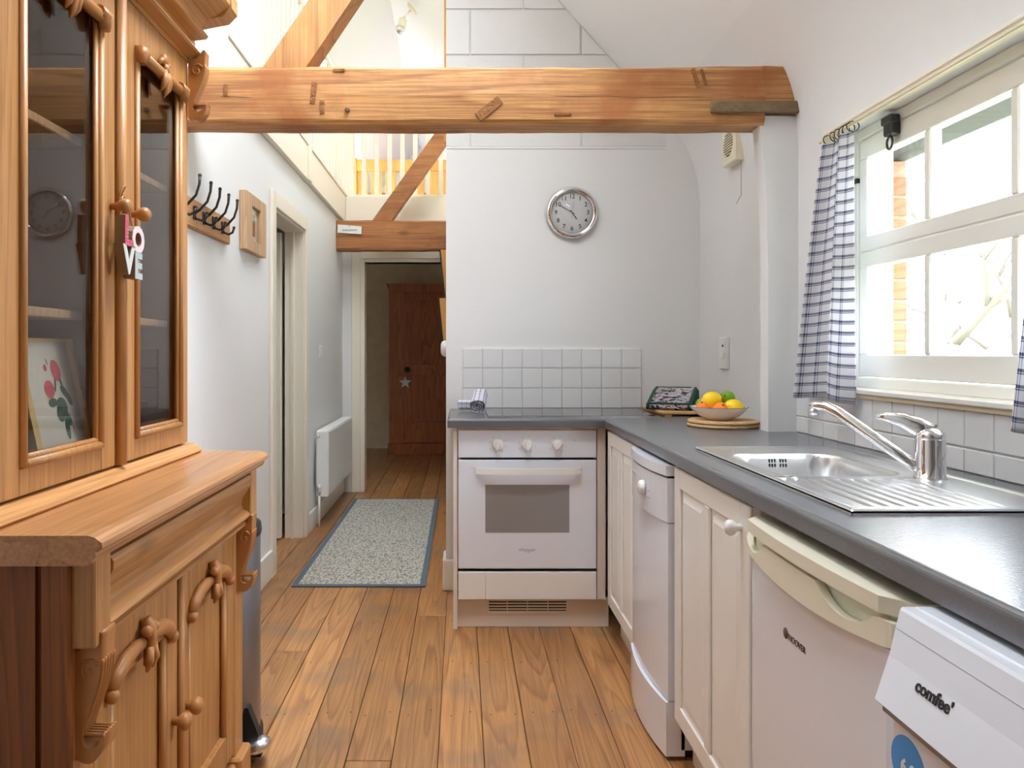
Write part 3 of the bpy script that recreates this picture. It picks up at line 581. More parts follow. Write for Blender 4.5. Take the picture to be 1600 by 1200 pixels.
# base doors
def base_door(y0, y1, knob_y):
    z0, z1 = .125, .722
    d = part('cupboard_door', MB().box(BX - .02, BX, y0 + .002, y0 + .062, z0, z1, .003).box(BX - .02, BX, y1 - .062, y1 - .002, z0, z1, .003).box(BX - .02, BX, y0 + .062, y1 - .062, z1 - .11, z1, .002).box(BX - .02, BX, y0 + .062, y1 - .062, z0, z0 + .08, .002), 'pine_z', dr)
    part('door_panel', MB().box(BX - .02, BX - .014, y0 + .06, y1 - .06, z0 + .07, z1 - .1), 'pine_z', d)
    for y, s in ((y0 + .062, 1), (y1 - .062, -1)):
        part('panel_moulding', MB().tube([(BX - .006, y + s * .007, z0 + .08), (BX - .006, y + s * .007, z1 - .105)], .008, 8), 'pine_z', d)
    yc = (y0 + y1) / 2
    mb = MB()
    for s in (-1, 1):
        pts = [(BX + .007, yc + s * a, zz) for a, zz in ((.010, .648), (.045, .650), (.085, .645), (.115, .632), (.135, .612))]
        mb.tube(pts, [.012, .015, .016, .016, .013], 12, .75, up=(0, 0, 1))
        mb.ball((BX + .008, yc + s * .136, .606), (.013, .013, .014))
    c = part('carved_crest', mb, 'carve', d, 'carved crest with flower')
    mb = MB(); mb.tube([(BX + .010, yc, .602), (BX + .016, yc, .632), (BX + .020, yc, .655), (BX + .016, yc, .675), (BX + .008, yc, .692)], [.006, .011, .010, .014, .010], 10)
    for s in (-1, 1): mb.tube([(BX + .02, yc + s * .008, .64), (BX + .022, yc + s * .013, .615), (BX + .016, yc + s * .012, .595)], [.008, .009, .003], 8); mb.ball((BX + .018, yc + s * .015, .672), .011, 10)
    part('carved_flower', mb, 'carve', c)
    part('knob', MB().lathe([(.008, 0), (.009, .012), (.016, .018), (.019, .026), (.017, .034), (.010, .039), (0, .040)], (BX, knob_y, .42), (1, 0, 0), 14), 'carve', d)
DM = 1.615
base_door(D0 + .077, DM, DM - .03); base_door(DM + .004, D1 - .077, DM + .04)
part('door_astragal', MB().tube([(BX + .001, DM + .012, .13), (BX + .001, DM + .012, .72)], .010, 8), 'pine_z', dr)
# upper cabinet
UX = -.745; U0, U1 = 1.166, 2.065
up_ = part('upper_cabinet', MB().box(-.998, UX - .02, U0, U0 + .018, .945, 2.03).box(-.998, UX - .02, U1 - .018, U1, .945, 2.03).box(-.998, -.988, U0 + .018, U1 - .018, .945, 2.03).box(-.988, UX - .022, U0 + .018, U1 - .018, .945, .965).box(-.988, UX - .022, U0 + .018, U1 - .018, 2.01, 2.03).box(-.988, UX - .045, 1.588, 1.604, .965, 2.01), 'inside', dr)
for a in (U0 - .004, U1): part('end_panel', MB().box(-.998, UX - .02, a, a + .004, .945, 2.03), 'pine_z', up_)
for z in (1.262, 1.625):
    for a, b in ((U0 + .018, 1.588), (1.604, U1 - .018)): part('shelf', MB().box(-.988, UX - .05, a, b, z, z + .018, .002), 'birch', up_)
part('base_moulding', MB().prism([(-1.0, .918), (-.722, .918), (-.716, .924), (-.720, .932), (-.732, .938), (-.742, .945), (-1.0, .945)], 'Y', U0 - .02, U1 + .028), 'pine_y', up_)
part('frieze', MB().box(-.998, UX + .004, U0, U1, 1.985, 2.03, .002).box(-.998, UX + .006, U0, U1, 2.03, 2.12), 'pine_y', up_)
cp = [(-1.0, 1.995), (-.735, 1.995), (-.712, 2.0), (-.707, 2.006), (-.712, 2.014), (-.735, 2.03), (-.738, 2.058), (-.705, 2.062), (-.700, 2.07), (-.715, 2.078), (-.722, 2.09), (-.705, 2.115), (-.672, 2.130), (-.648, 2.145), (-.640, 2.155), (-.640, 2.17), (-.65, 2.185), (-1.0, 2.185)]
corn = MB().prism([p for p in cp], 'Y', U0 - .03, U1 + .03)
corn.prism([(-1.0, 2.06), (-.66, 2.06 + .066), (-.636, 2.15), (-.636, 2.19), (-1.0, 2.19)], 'Y', U1 + .03, U1 + .085); corn.prism([(-1.0, 2.06), (-.66, 2.06 + .066), (-.636, 2.15), (-.636, 2.19), (-1.0, 2.19)], 'Y', U0 - .085, U0 - .03)
part('cornice', corn, 'pine_y', up_)
def glazed_door(y0, y1, g0, g1, knob_y):
    z0, z1, gz0, gz1 = .95, 1.985, 1.02, 1.875
    d = part('glazed_door', MB().box(UX - .022, UX, y0 + .001, g0 - .022, z0, z1, .002).box(UX - .022, UX, g1 + .022, y1 - .001, z0, z1, .002).box(UX - .0215, UX - .0005, g0 - .022, g1 + .022, z0, gz0 - .02, .002).box(UX - .0215, UX - .0005, g0 - .022, g1 + .022, gz1 + .02, z1, .002), 'pine_z', dr)
    mb = MB()
    for y, s in ((g0 - .022, 1), (g1 + .022, -1)):
        for q, rr, xx in ((.006, .008, .002), (.016, .006, -.004)): mb.tube([(UX + xx, y + s * q, gz0 - .02), (UX + xx, y + s * q, gz1 + .02)], rr, 8)
    for q, rr, xx in ((.006, .008, .002), (.016, .006, -.004)): mb.tube([(UX + xx, g0 - .02, gz0 - .022 + q), (UX + xx, g1 + .02, gz0 - .022 + q)], rr, 8)
    part('glazing_moulding', mb, 'pine_z', d)
    mb = MB(); yc = (g0 + g1) / 2
    mb.tube([(UX + .008, g0 - .012, gz1 + .006), (UX + .008, g1 + .012, gz1 + .006)], .013, 8)
    for s, y in ((1, g0 - .012), (-1, g1 + .012)): mb.tube([(UX + .008, y + s * .02, gz1 + .012), (UX + .012, y, gz1 + .010), (UX + .010, y - s * .002, gz1 - .018)], [.016, .018, .012], 8)
    c = part('carved_crest', mb, 'carve', d, 'carved crest with flower')
    mb = MB(); mb.ball((UX + .012, yc, gz1 + .040), (.011, .014, .016)); mb.ball((UX + .016, yc, gz1 + .018), (.011, .012, .014))
    for s in (-1, 1): mb.tube([(UX + .012, yc + s * .006, gz1 + .03), (UX + .014, yc + s * .020, gz1 + .034), (UX + .008, yc + s * .030, gz1 + .022)], [.007, .008, .003], 8)
    for a, l_ in ((-.014, .040), (0, .052), (.014, .040)): mb.tube([(UX + .016, yc + a * .5, gz1 + .012), (UX + .019, yc + a, gz1 - .012), (UX + .016, yc + a * 1.15, gz1 - l_ * .7), (UX + .010, yc + a * 1.2, gz1 - l_)], [.008, .009, .007, .002], 8)
    part('carved_flower', mb, 'carve', c)
    part('pane', MB().box(UX - .012, UX - .009, g0 - .01, g1 + .01, gz0 - .01, gz1 + .01), 'cabpane', d)
    part('knob', MB().lathe([(.007, 0), (.008, .014), (.013, .020), (.0165, .030), (.0155, .038), (.009, .044), (0, .045)], (UX, knob_y, 1.505), (1, 0, 0), 14), 'carve', d)
UM = 1.628
glazed_door(U0 + .02, UM, 1.297, 1.542, UM - .02); glazed_door(UM + .004, U1 - .004, 1.748, 1.985, UM + .075)
part('door_astragal', MB().tube([(UX + .003, UM + .018, .95), (UX + .003, UM + .018, 1.985)], .014, 8), 'pine_z', dr)
corbel(1.985, 1.83, U1 - .002, UX + .006, .016, up_, .85); corbel(1.985, 1.83, U0 + .004, UX + .006, .016, up_, .85)
# botanical print leaning inside
bp = thing('botanical_print', 'gilt framed botanical print of red roses inside the dresser', 'picture', (-.80, 1.49, .966))
def lean(y, z): return (-.775 - (z - .966) * .22, y, z)
def slab(mb, y0, y1, z0, z1, th):
    a = [lean(y0, z0), lean(y1, z0), lean(y1, z1), lean(y0, z1)]; b = [(p[0] + th, p[1], p[2]) for p in a]
    return mb.add(a + b, [(0, 1, 2, 3), (7, 6, 5, 4), (0, 4, 5, 1), (1, 5, 6, 2), (2, 6, 7, 3), (3, 7, 4, 0)])
P0, P1, Q0, Q1 = 1.375, 1.585, .967, 1.222
fr_ = part('frame', slab(slab(slab(slab(MB(), P0, P0 + .018, Q0, Q1, .016), P1 - .012, P1, Q0, Q1, .016), P0 + .018, P1 - .012, Q0, Q0 + .014, .016), P0 + .018, P1 - .012, Q1 - .008, Q1, .010), 'gold', bp)
part('print_sheet', slab(MB(), P0 + .016, P1 - .01, Q0 + .01, Q1 - .006, .005), 'paper', bp)
def blob(mb, y, z, ry, rz, ang=0, n=12):
    o = [lean(y + ry * math.cos(t) * math.cos(ang) - rz * math.sin(t) * math.sin(ang), z + ry * math.cos(t) * math.sin(ang) + rz * math.sin(t) * math.cos(ang)) for t in [2 * math.pi * k / n for k in range(n)]]
    mb.add([(p[0] + .0056, p[1], p[2]) for p in o], [tuple(range(n))])
mb = MB(); blob(mb, 1.512, 1.158, .017, .022, .3); blob(mb, 1.476, 1.122, .018, .018, -.5); blob(mb, 1.476, 1.164, .006, .007)
part('rose_bloom', mb, 'rose', bp)
mb = MB()
for y, z, a, b, g in ((1.478, 1.096, .016, .009, .1), (1.508, 1.085, .020, .020, .6), (1.528, 1.115, .016, .009, -.8), (1.54, 1.10, .016, .008, -1.1), (1.512, 1.042, .008, .022, 0), (1.521, 1.062, .009, .017, .3), (1.498, 1.072, .014, .016, 0), (1.50, 1.13, .003, .016, -.3), (1.486, 1.176, .002, .007, .3), (1.533, 1.05, .0015, .026, .1), (1.522, 1.135, .004, .010, .4)): blob(mb, y, z, a, b, g)
part('rose_leaves', mb, 'leaf', bp)
# LOVE letters hanging from the upper knob
lv = thing('love_letters', 'painted wooden LOVE letters hanging by twine from the dresser knob', 'ornament', (UX + .035, UM, 1.43))
for ch, y, z, m, sz in (('L', 1.604, 1.448, 'dots', .066), ('O', 1.652, 1.437, 'rosewhite', .060), ('V', 1.606, 1.388, 'palepaint', .064), ('E', 1.652, 1.380, 'greyletter', .060)):
    if m not in M: M[m] = plain(m, S(226, 204, 206) if m == 'rosewhite' else S(176, 186, 188), 0.7, var=.12, vscale=200)
    o = part('letter', text(ch, sz * 1.25, (UX + .030, y - .002, z), (0, 1, 0), (0, 0, 1), .010, bold=.0035), 'woodletter', lv)
    part('painted_face', text(ch, sz * 1.25, (UX + .0405, y - .002, z), (0, 1, 0), (0, 0, 1), .0006, bold=.0035), m, o)
part('twine', MB().tube([(UX + .022, 1.592, 1.478), (UX + .03, 1.60, 1.50), (UX + .022, 1.61, 1.526), (UX + .022, 1.622, 1.53), (UX + .03, 1.63, 1.50), (UX + .03, 1.645, 1.466)], .0016, 6).tube([(UX + .02, 1.60, 1.52), (UX + .03, 1.595, 1.545), (UX + .03, 1.612, 1.55), (UX + .02, 1.61, 1.525)], .0014, 6), 'twine', lv)

# ================================================================== PEDAL BIN
bx, by = -.755, 2.315
t = thing('pedal_bin', 'grey metal pedal bin standing behind the dresser', 'bin', (bx, by, 0))
part('body', MB().lathe([(.135, .035), (.137, .05), (.137, .63), (.135, .635)], (bx, by, 0), n=36), 'bin', t)
part('base', MB().lathe([(.142, 0), (.145, .01), (.145, .035), (.138, .045)], (bx, by, 0), n=36), 'dkplastic', t)
part('lid', MB().lathe([(.139, .635), (.141, .645), (.138, .668), (.10, .685), (0, .69)], (bx, by, 0), n=36), 'dkplastic', t)
pd = part('pedal_bracket', MB().prism([(-.70, .012), (-.585, .012), (-.575, .03), (-.60, .10), (-.622, .155), (-.632, .155), (-.66, .06)], 'Y', 2.205, 2.235), 'dkplastic', t)
rot = Matrix.Rotation(R(-18), 3, 'Y')
part('pedal', MB().ball((-.592, 2.195, .052), (.042, .038, .022), 18, rot), 'steel', pd)

# ================================================================== LEFT WALL THINGS
t = thing('coat_rack', 'wooden coat rack with black double hooks on the left wall', 'coat rack', (LX, 2.9, 1.7))
part('backboard', MB().box(LX + .001, LX + .02, 2.55, 3.245, 1.655, 1.765, .005), 'rackwood', t)
def hook(y):
    x = LX + .02; mb = MB().box(x, x + .006, y - .011, y + .011, 1.685, 1.735, .002)
    mb.tube([(x + .004, y, 1.712), (x + .022, y, 1.722), (x + .050, y, 1.752), (x + .062, y, 1.79), (x + .064, y, 1.82)], [.006, .0055, .005, .005, .006], 8); mb.ball((x + .064, y, 1.822), .007, 10)
    mb.tube([(x + .004, y, 1.705), (x + .010, y, 1.690), (x + .028, y, 1.682), (x + .044, y, 1.69), (x + .050, y, 1.708)], [.006, .0055, .005, .005, .005], 8); mb.ball((x + .050, y, 1.71), .0065, 10)
    return mb
for y in (2.68, 2.80, 2.905, 3.015, 3.13): part('hook', hook(y), 'black', t)
t = thing('framed_photo', 'small photo in a wide pale wood frame on the left wall', 'picture', (LX, 3.6, 1.8))
mb = MB(); y0, y1, z0, z1 = 3.44, 3.79, 1.665, 1.935
mb.box(LX + .002, LX + .034, y0, y0 + .10, z0, z1, .002).box(LX + .002, LX + .034, y1 - .10, y1, z0, z1, .002).box(LX + .002, LX + .034, y0 + .10, y1 - .10, z0, z0 + .055, .002).box(LX + .002, LX + .034, y0 + .10, y1 - .10, z1 - .055, z1, .002)
part('frame', mb, 'birch', t)
part('mount_card', MB().box(LX + .006, LX + .012, y0 + .10, y1 - .10, z0 + .055, z1 - .055), 'mount', t)
pr = part('photo', MB().box(LX + .012, LX + .0135, y0 + .125, y1 - .13, z0 + .085, z0 + .150), 'photoB', t)
part('photo_sky', MB().box(LX + .012, LX + .0135, y0 + .125, y1 - .13, z0 + .150, z0 + .188), 'photoA', pr)
part('pane', MB().box(LX + .022, LX + .024, y0 + .10, y1 - .10, z0 + .055, z1 - .055), 'pane', t)
# doorway on left wall
mb = MB(); AR = .018
mb.box(LX, LX + AR, DY0 - .075, DY0 + .01, 0, DZ + .075, .004).box(LX, LX + AR, DY1 - .01, DY1 + .075, 0, DZ + .075, .004).box(LX, LX + AR, DY0 + .01, DY1 - .01, DZ - .01, DZ + .075, .004)
mb.box(LX - .12, LX, DY0, DY0 + .022, 0, DZ, .001).box(LX - .12, LX, DY1 - .022, DY1, 0, DZ, .001).box(LX - .12, LX, DY0 + .022, DY1 - .022, DZ - .022, DZ, .001)
mb.box(LX - .08, LX - .06, DY1 - .035, DY1 - .022, 0, DZ - .022)
d1 = struct('door_1', mb, 'cream', 'cream architrave of the doorway in the left wall')
lf = part('door_leaf', MB().box(LX - .92, LX - .135, DY1 - .062, DY1 - .024, .008, DZ - .03, .003), 'cream', d1)
# end doorway frame
mb = MB()
mb.box(EX0 - .105, EX0 - .03, EY - .02, EY, 0, EZ + .09, .004).box(EX0 - .03, EX0 + .005, EY - .012, EY + .13, 0, EZ + .03, .003).box(EX0 + .005, EX1, EY - .012, EY + .13, EZ, EZ + .03, .003).box(EX0 - .03, EX1 + .10, EY - .02, EY, EZ + .03, EZ + .09, .004).box(EX1, EX1 + .1, EY - .02, EY, 0, EZ + .09, .004)
struct('door_2', mb, 'cream', 'cream frame of the doorway into the dim far room')
# radiator
t = thing('radiator', 'white panel radiator on the passage wall', 'radiator', (LX, 5.7, .2))
RX = -.905
part('front_panel', MB().box(RX - .012, RX, 5.17, 6.30, .205, .65, .006), 'plastic_w', t)
part('back_panel', MB().box(LX + .025, LX + .035, 5.18, 6.29, .215, .64, .004), 'plastic_w', t)
part('end_cover', MB().box(LX + .022, RX - .006, 5.165, 5.172, .205, .652, .002), 'plastic_w', t)
part('end_cover', MB().box(LX + .022, RX - .006, 6.295, 6.302, .205, .652, .002), 'plastic_w', t)
part('top_grille', MB().box(LX + .022, RX - .004, 5.17, 6.30, .642, .656, .003), 'plastic_w', t)
part('vent_plug', MB().lathe([(.011, 0), (.011, .006), (.006, .007), (.006, .012), (0, .012)], (-.975, 5.166, .615), (0, -1, 0), 14), 'chrome', t)
vp = part('valve', MB().lathe([(.009, 0), (.009, .06)], (-.965, 5.15, .215), n=12).lathe([(.013, 0), (.013, .025), (.010, .03)], (-.965, 5.15, .23), n=12), 'chrome', t)
part('valve_cap', MB().lathe([(.013, 0), (.014, .03), (.010, .036)], (-.965, 5.15, .258), n=12), 'plastic_w', vp)
part('pipe', MB().tube([(-.965, 5.15, .22), (-.965, 5.15, .0)], .0075, 8), 'whitewood', t)
part('wall_bracket', MB().box(LX, LX + .026, 5.25, 5.29, .25, .6).box(LX, LX + .026, 6.18, 6.22, .25, .6), 'plastic_w', t)
t = thing('light_switch', 'small white light switch on the passage wall above the radiator', 'switch', (LX, 5.42, 1.2))
part('plate', MB().box(LX, LX + .009, 5.38, 5.466, 1.155, 1.241, .003), 'plastic_w', t); part('rocker', MB().box(LX + .008, LX + .013, 5.413, 5.433, 1.185, 1.212, .002), 'plastic_w', t)

# rug
rg = thing('hall_rug', 'grey woven runner rug with blue grey border in the passage', 'rug', (-.53, 4.95, 0))
RXa, RXb, RYa, RYb = -.862, -.178, 3.835, 6.12
part('pile', MB().box(RXa + .03, RXb - .03, RYa + .03, RYb - .03, .0015, .009, .002), 'rug', rg)
part('border', MB().box(RXa, RXa + .031, RYa, RYb, .001, .008, .002).box(RXb - .031, RXb, RYa, RYb, .001, .008, .002).box(RXa + .031, RXb - .031, RYa, RYa + .031, .001, .008, .002).box(RXa + .031, RXb - .031, RYb - .031, RYb, .001, .008, .002), 'rugborder', rg)

# corridor frames on the hidden wall
for z0, z1, yy, tl, lab in ((1.57, 1.90, 5.2, .035, 'upper dark edged picture frame hanging on the corridor wall by the partition edge'), (1.18, 1.545, 4.9, .035, 'lower dark edged picture frame hanging on the corridor wall by the partition edge')):
    t = thing('picture_frame', lab, 'picture', (XL - .03, yy, z0), 'corridor pictures')
    part('back', MB().prism([(XL - .004, z0), (XL - .030, z0), (XL - .030 - tl, z1), (XL - .012 - tl * .4, z1)], 'Y', yy, yy + .30), 'bed', t)
    part('moulding', MB().prism([(XL - .030, z0), (XL - .040, z0), (XL - .040 - tl, z1), (XL - .030 - tl, z1)], 'Y', yy - .004, yy + .304), 'dkplastic', t)
t = thing('cord_switch', 'rounded white wall switch box at the partition edge', 'switch', (XL - .04, 4.35, 1.21))
part('housing', MB().lathe([(.045, 0), (.046, .02), (.040, .034), (.025, .04), (0, .041)], (XL - .001, 4.35, 1.215), (-1, 0, 0), 16), 'plastic_w', t)
part('back_plate', MB().box(XL - .008, XL, 4.29, 4.41, 1.155, 1.275, .002), 'plastic_w', t)

# wardrobe in the far room
t = thing('pine_wardrobe', 'tall dark pine wardrobe in the dim room beyond the doorway', 'wardrobe', (-.35, 9.05, 0))
wx0, wx1, wy = -.835, .12, 8.80
part('carcass', MB().box(wx0, wx1, wy + .02, wy + .5, .05, 1.93), 'wardrobe', t)
part('cornice', MB().prism([(wx0 - .035, 1.99), (wx0, 1.90), (wx1, 1.90), (wx1 + .035, 1.99)], 'Y', wy - .03, wy + .5), 'wardrobe', t)
part('plinth', MB().box(wx0 - .015, wx1 + .015, wy - .01, wy + .5, 0, .13, .005), 'wardrobe', t)
mb = MB().box(wx0, wx0 + .17, wy, wy + .02, .13, 1.90, .002).box(wx1 - .17, wx1, wy, wy + .02, .13, 1.90, .002); part('front_stile', mb, 'wardrobe', t)
dd = part('door', MB().box(wx0 + .172, wx0 + .26, wy - .004, wy + .016, .14, 1.80, .003).box(wx1 - .26, wx1 - .172, wy - .004, wy + .016, .14, 1.80, .003).box(wx0 + .26, wx1 - .26, wy - .004, wy + .016, 1.70, 1.80, .003).box(wx0 + .26, wx1 - .26, wy - .004, wy + .016, .92, 1.05, .003).box(wx0 + .26, wx1 - .26, wy - .004, wy + .016, .14, .38, .003), 'wardrobe', t)
part('panel', MB().box(wx0 + .25, wx1 - .25, wy + .008, wy + .014, .37, .93), 'wardrobe', dd); part('panel', MB().box(wx0 + .25, wx1 - .25, wy + .008, wy + .014, 1.04, 1.71), 'wardrobe', dd)
part('knob', MB().lathe([(.012, 0), (.012, .02), (.03, .03), (.032, .045), (0, .055)], (wx0 + .215, wy - .004, .99), (0, -1, 0), 12), 'dkplastic', dd)
star = [((.075 if k % 2 == 0 else .032) * math.sin(math.pi * k / 5) + wx0 + .19, (.075 if k % 2 == 0 else .032) * math.cos(math.pi * k / 5) + .84) for k in range(10)]
solo('hanging_star', MB().prism(star, 'Y', wy - .04, wy - .022), 'palepaint', 'pale star ornament hanging on the wardrobe', 'ornament', (wx0 + .19, wy - .03, .84))

# bed on the landing
t = thing('pine_bed', 'honey pine bed with slotted end board on the upper landing', 'bed', (-.3, 8.0, 2.5))
bw0, bw1, bY = -1.10, .42, 8.0
part('top_rail', MB().box(bw0, bw1, bY - .02, bY + .05, 3.11, 3.23, .008), 'bed', t)
part('bottom_rail', MB().box(bw0, bw1, bY - .005, bY + .035, 2.66, 2.82, .005), 'bed', t)
part('leg', MB().box(bw0 - .07, bw0, bY - .02, bY + .05, 2.5, 3.25, .006), 'bed', t); part('leg', MB().box(bw1, bw1 + .07, bY - .02, bY + .05, 2.5, 3.25, .006), 'bed', t)
sl = MB().box(-.056, .056, -.012, .012, 2.82, 3.11, .002).mesh('slat', 'bed')
k = 0; x = bw0 + .056
while x < bw1: inst('slat', sl, t, (x, bY + .015, 0)); x += .150
part('leg', MB().box(bw0 - .07, bw0, 9.95, 10.02, 2.5, 3.1, .006), 'bed', t); part('leg', MB().box(bw1, bw1 + .07, 9.95, 10.02, 2.5, 3.1, .006), 'bed', t)
part('side_rail', MB().box(bw0 - .05, bw0 - .02, bY + .05, 9.95, 2.66, 2.82, .004).box(bw1 + .02, bw1 + .05, bY + .05, 9.95, 2.66, 2.82, .004), 'bed', t)
part('mattress', MB().box(bw0, bw1, bY + .06, 9.95, 2.72, 2.90, .03), 'wardrobe', t, 'dark brown bedding')
# ceiling spotlight
sx, sy = -.389, 6.05; sz = roof(sx)
sl_ = Vector((-.67, 0, -.74)).normalized()
t = thing('spotlight', 'small ivory spotlight on the high white ceiling', 'spotlight', (sx, sy, sz))
nn = Vector((-1.11, 0, -1)).normalized(); bp_ = Vector((sx, sy, sz))
part('ceiling_plate', MB().lathe([(.055, 0), (.05, .012), (.02, .016)], bp_, nn, 20), 'fan', t)
e_ = bp_ + nn * .07 + Vector((-.02, 0, -.03))
part('arm', MB().tube([bp_ + nn * .01, bp_ + nn * .05, e_], .008, 8), 'chrome', t)
hd = part('lamp_head', MB().lathe([(.02, 0), (.034, .012), (.034, .075), (.030, .08)], e_, (-.25, -.1, -1), 16), 'fan', t)
part('lamp_rim', MB().lathe([(.030, .08), (.040, .085), (.043, .115), (.036, .118), (.03, .10)], e_, (-.25, -.1, -1), 16), 'chrome', hd)

# ================================================================== END WALL: clock, fan, switch
cx, cy, cz = .556, YB - .012, 1.892
ck = thing('wall_clock', 'round chrome wall clock showing ten to five', 'clock', (cx, cy, cz))
part('case_ring', MB().lathe([(.118, 0), (.128, .004), (.129, .022), (.122, .032), (.112, .034), (.103, .026), (.102, .012)], (cx, cy + .004, cz), (0, -1, 0), 56, cap=False), 'chrome', ck)
part('dial', MB().lathe([(.104, .004), (.104, .012), (0, .0121)], (cx, cy, cz), (0, -1, 0), 48, smooth=False), 'dial', ck)
for h in range(1, 13):
    a = R(30 * h); part('numeral', text(str(h), .030, (cx + .080 * math.sin(a), cy - .0128, cz + .080 * math.cos(a)), (1, 0, 0), (0, 0, 1), .0003, bold=.0004), 'ink', ck)
def hand(name, ang, l, w, yy, mat, back=.015):
    a = R(ang); d = Vector((math.sin(a), 0, math.cos(a))); s_ = Vector((math.cos(a), 0, -math.sin(a))); c = Vector((cx, yy, cz))
    vs = [c - d * back - s_ * w * .6, c - d * back + s_ * w * .6, c + d * l * .8 + s_ * w, c + d * l, c + d * l * .8 - s_ * w]; vs += [v + Vector((0, -.001, 0)) for v in vs]
    part(name, MB().add(vs, [(0, 1, 2, 3, 4), (9, 8, 7, 6, 5)] + [(i, (i + 1) % 5, 5 + (i + 1) % 5, 5 + i) for i in range(5)]), mat, ck)
hand('hour_hand', 145, .044, .0028, cy - .016, 'ink'); hand('minute_hand', 300, .078, .0020, cy - .018, 'ink'); hand('second_hand', 8, .055, .0009, cy - .020, 'greyink', .03)
part('glass', MB().lathe([(.104, .0245), (.104, .0255), (0, .026)], (cx, cy, cz), (0, -1, 0), 48), 'pane', ck)
t = thing('extractor_fan', 'ivory extractor fan with slatted grille high on the right wall', 'extractor fan', (WX, 3.27, 2.09))
fx = WX - .046; fy0, fy1, fz0, fz1 = 3.185, 3.335, 2.005, 2.175
part('housing', MB().box(fx, WX, fy0, fy1, fz0, fz1, .006), 'fan', t)
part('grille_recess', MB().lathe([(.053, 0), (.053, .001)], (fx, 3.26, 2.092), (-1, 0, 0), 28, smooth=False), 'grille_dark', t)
for k in range(9):
    z = 2.047 + .0112 * k; hw = math.sqrt(max(0, .055 ** 2 - (z - 2.092) ** 2)); part('slat', MB().box(fx - .005, fx, 3.26 - hw, 3.26 + hw, z - .0028, z + .0028, .001), 'fan', t)
part('pull_cord', MB().tube([(WX - .012, 3.20, fz0), (WX - .012, 3.20, 1.86), (WX - .02, 3.235, 1.83)], .0012, 6), 'greyink', t)
t = thing('cooker_switch', 'tall white cooker switch plate on the right wall above the fruit', 'switch', (WX, 3.42, 1.19))
part('plate', MB().box(WX - .014, WX, 3.37, 3.47, 1.118, 1.262, .003), 'plastic_w', t)
part('rocker', MB().box(WX - .019, WX - .013, 3.405, 3.435, 1.165, 1.192, .002), 'plastic_w', t); part('neon', MB().box(WX - .0155, WX - .0135, 3.412, 3.428, 1.218, 1.228), 'ink', t)

# ================================================================== WINDOW
mb = MB(); FXW = 1.245
mb.box(FXW - .005, FXW + .07, WY1 - .05, WY1 - .002, WZ0, WZ1, .003).box(FXW - .005, FXW + .07, WY0 + .002, WY0 + .05, WZ0, WZ1, .003)
mb.box(FXW - .005, FXW + .07, WY0 + .05, WY1 - .05, 1.853, WZ1, .003).box(FXW - .005, FXW + .07, WY0 + .05, WY1 - .05, WZ0, 1.116, .003)
w1 = struct('window_1', mb, 'whitewood', 'white painted timber window')
gy = [(2.315, 2.035), (2.008, 1.715), (1.688, 1.405)]
def casement(z0, z1, g0, g1):
    y0, y1 = WY0 + .053, WY1 - .053; mb = MB()
    mb.box(FXW, FXW + .04, y0, y1, z0, g0, .003).box(FXW, FXW + .04, y0, y1, g1, z1, .003)
    mb.box(FXW, FXW + .04, gy[0][0], y1, g0, g1, .002).box(FXW, FXW + .04, y0, gy[2][1], g0, g1, .002)
    for (a, b), (c, d) in zip(gy[:-1], gy[1:]): mb.box(FXW + .002, FXW + .036, c, b, g0, g1, .004)
    o = part('casement', mb, 'whitewood', w1)
    for a, b in gy: part('pane', MB().box(FXW + .018, FXW + .021, b - .004, a + .004, g0 - .004, g1 + .004), 'pane', o)
    return o
casement(1.506, 1.850, 1.550, 1.790); casement(1.119, 1.503, 1.187, 1.455)
part('window_sill', MB().box(WX - .022, FXW + .01, WY0, 2.40, 1.068, 1.086, .004), 'whitewood', w1)
part('sill_batten', MB().box(WX - .016, WX - .001, WY0, 2.40, 1.058, 1.068), 'batten', w1, 'bare wooden strip under the sill')
part('hinge', MB().box(FXW - .012, FXW, 2.355, 2.405, 1.722, 1.736), 'black', w1)
lt = part('window_latch', MB().box(FXW - .03, FXW, 2.135, 2.175, 1.812, 1.862, .004).box(FXW - .034, FXW - .005, 2.13, 2.18, 1.845, 1.868, .003), 'black', w1, 'black spring latch with ring')
part('latch_ring', MB().tube([(FXW - .02, 2.157 + .014 * math.cos(a), 1.792 + .018 * math.sin(a)) for a in [2 * math.pi * k / 16 for k in range(17)]], .0035, 6), 'black', lt)
t = thing('curtain_rail', 'white moulded wooden curtain rail above the window', 'curtain rail', (1.18, 1.85, 1.89))
part('batten', MB().prism([(1.2, 1.905), (1.178, 1.905), (1.170, 1.899), (1.170, 1.893), (1.176, 1.890), (1.172, 1.886), (1.174, 1.880), (1.2, 1.880)], 'Y', 1.10, 2.44), 'cream', t)
part('rod', MB().tube([(1.155, 1.10, 1.868), (1.155, 2.43, 1.868)], .005, 8), 'fan', t)
for a in (1.12, 2.395): part('rod_bracket', MB().box(1.150, 1.2, a, a + .01, 1.858, 1.880), 'fan', t)
for y in (2.225, 2.25, 2.275, 2.31, 2.335, 2.37, 1.15, 1.2, 1.25, 1.3, 1.35): part('ring', MB().tube([(1.155 + .016 * math.sin(a), y + .006 * math.cos(a + y * 40), 1.860 + .016 * math.cos(a)) for a in [2 * math.pi * k / 14 for k in range(15)]], .0016, 6), 'grille_dark', t)
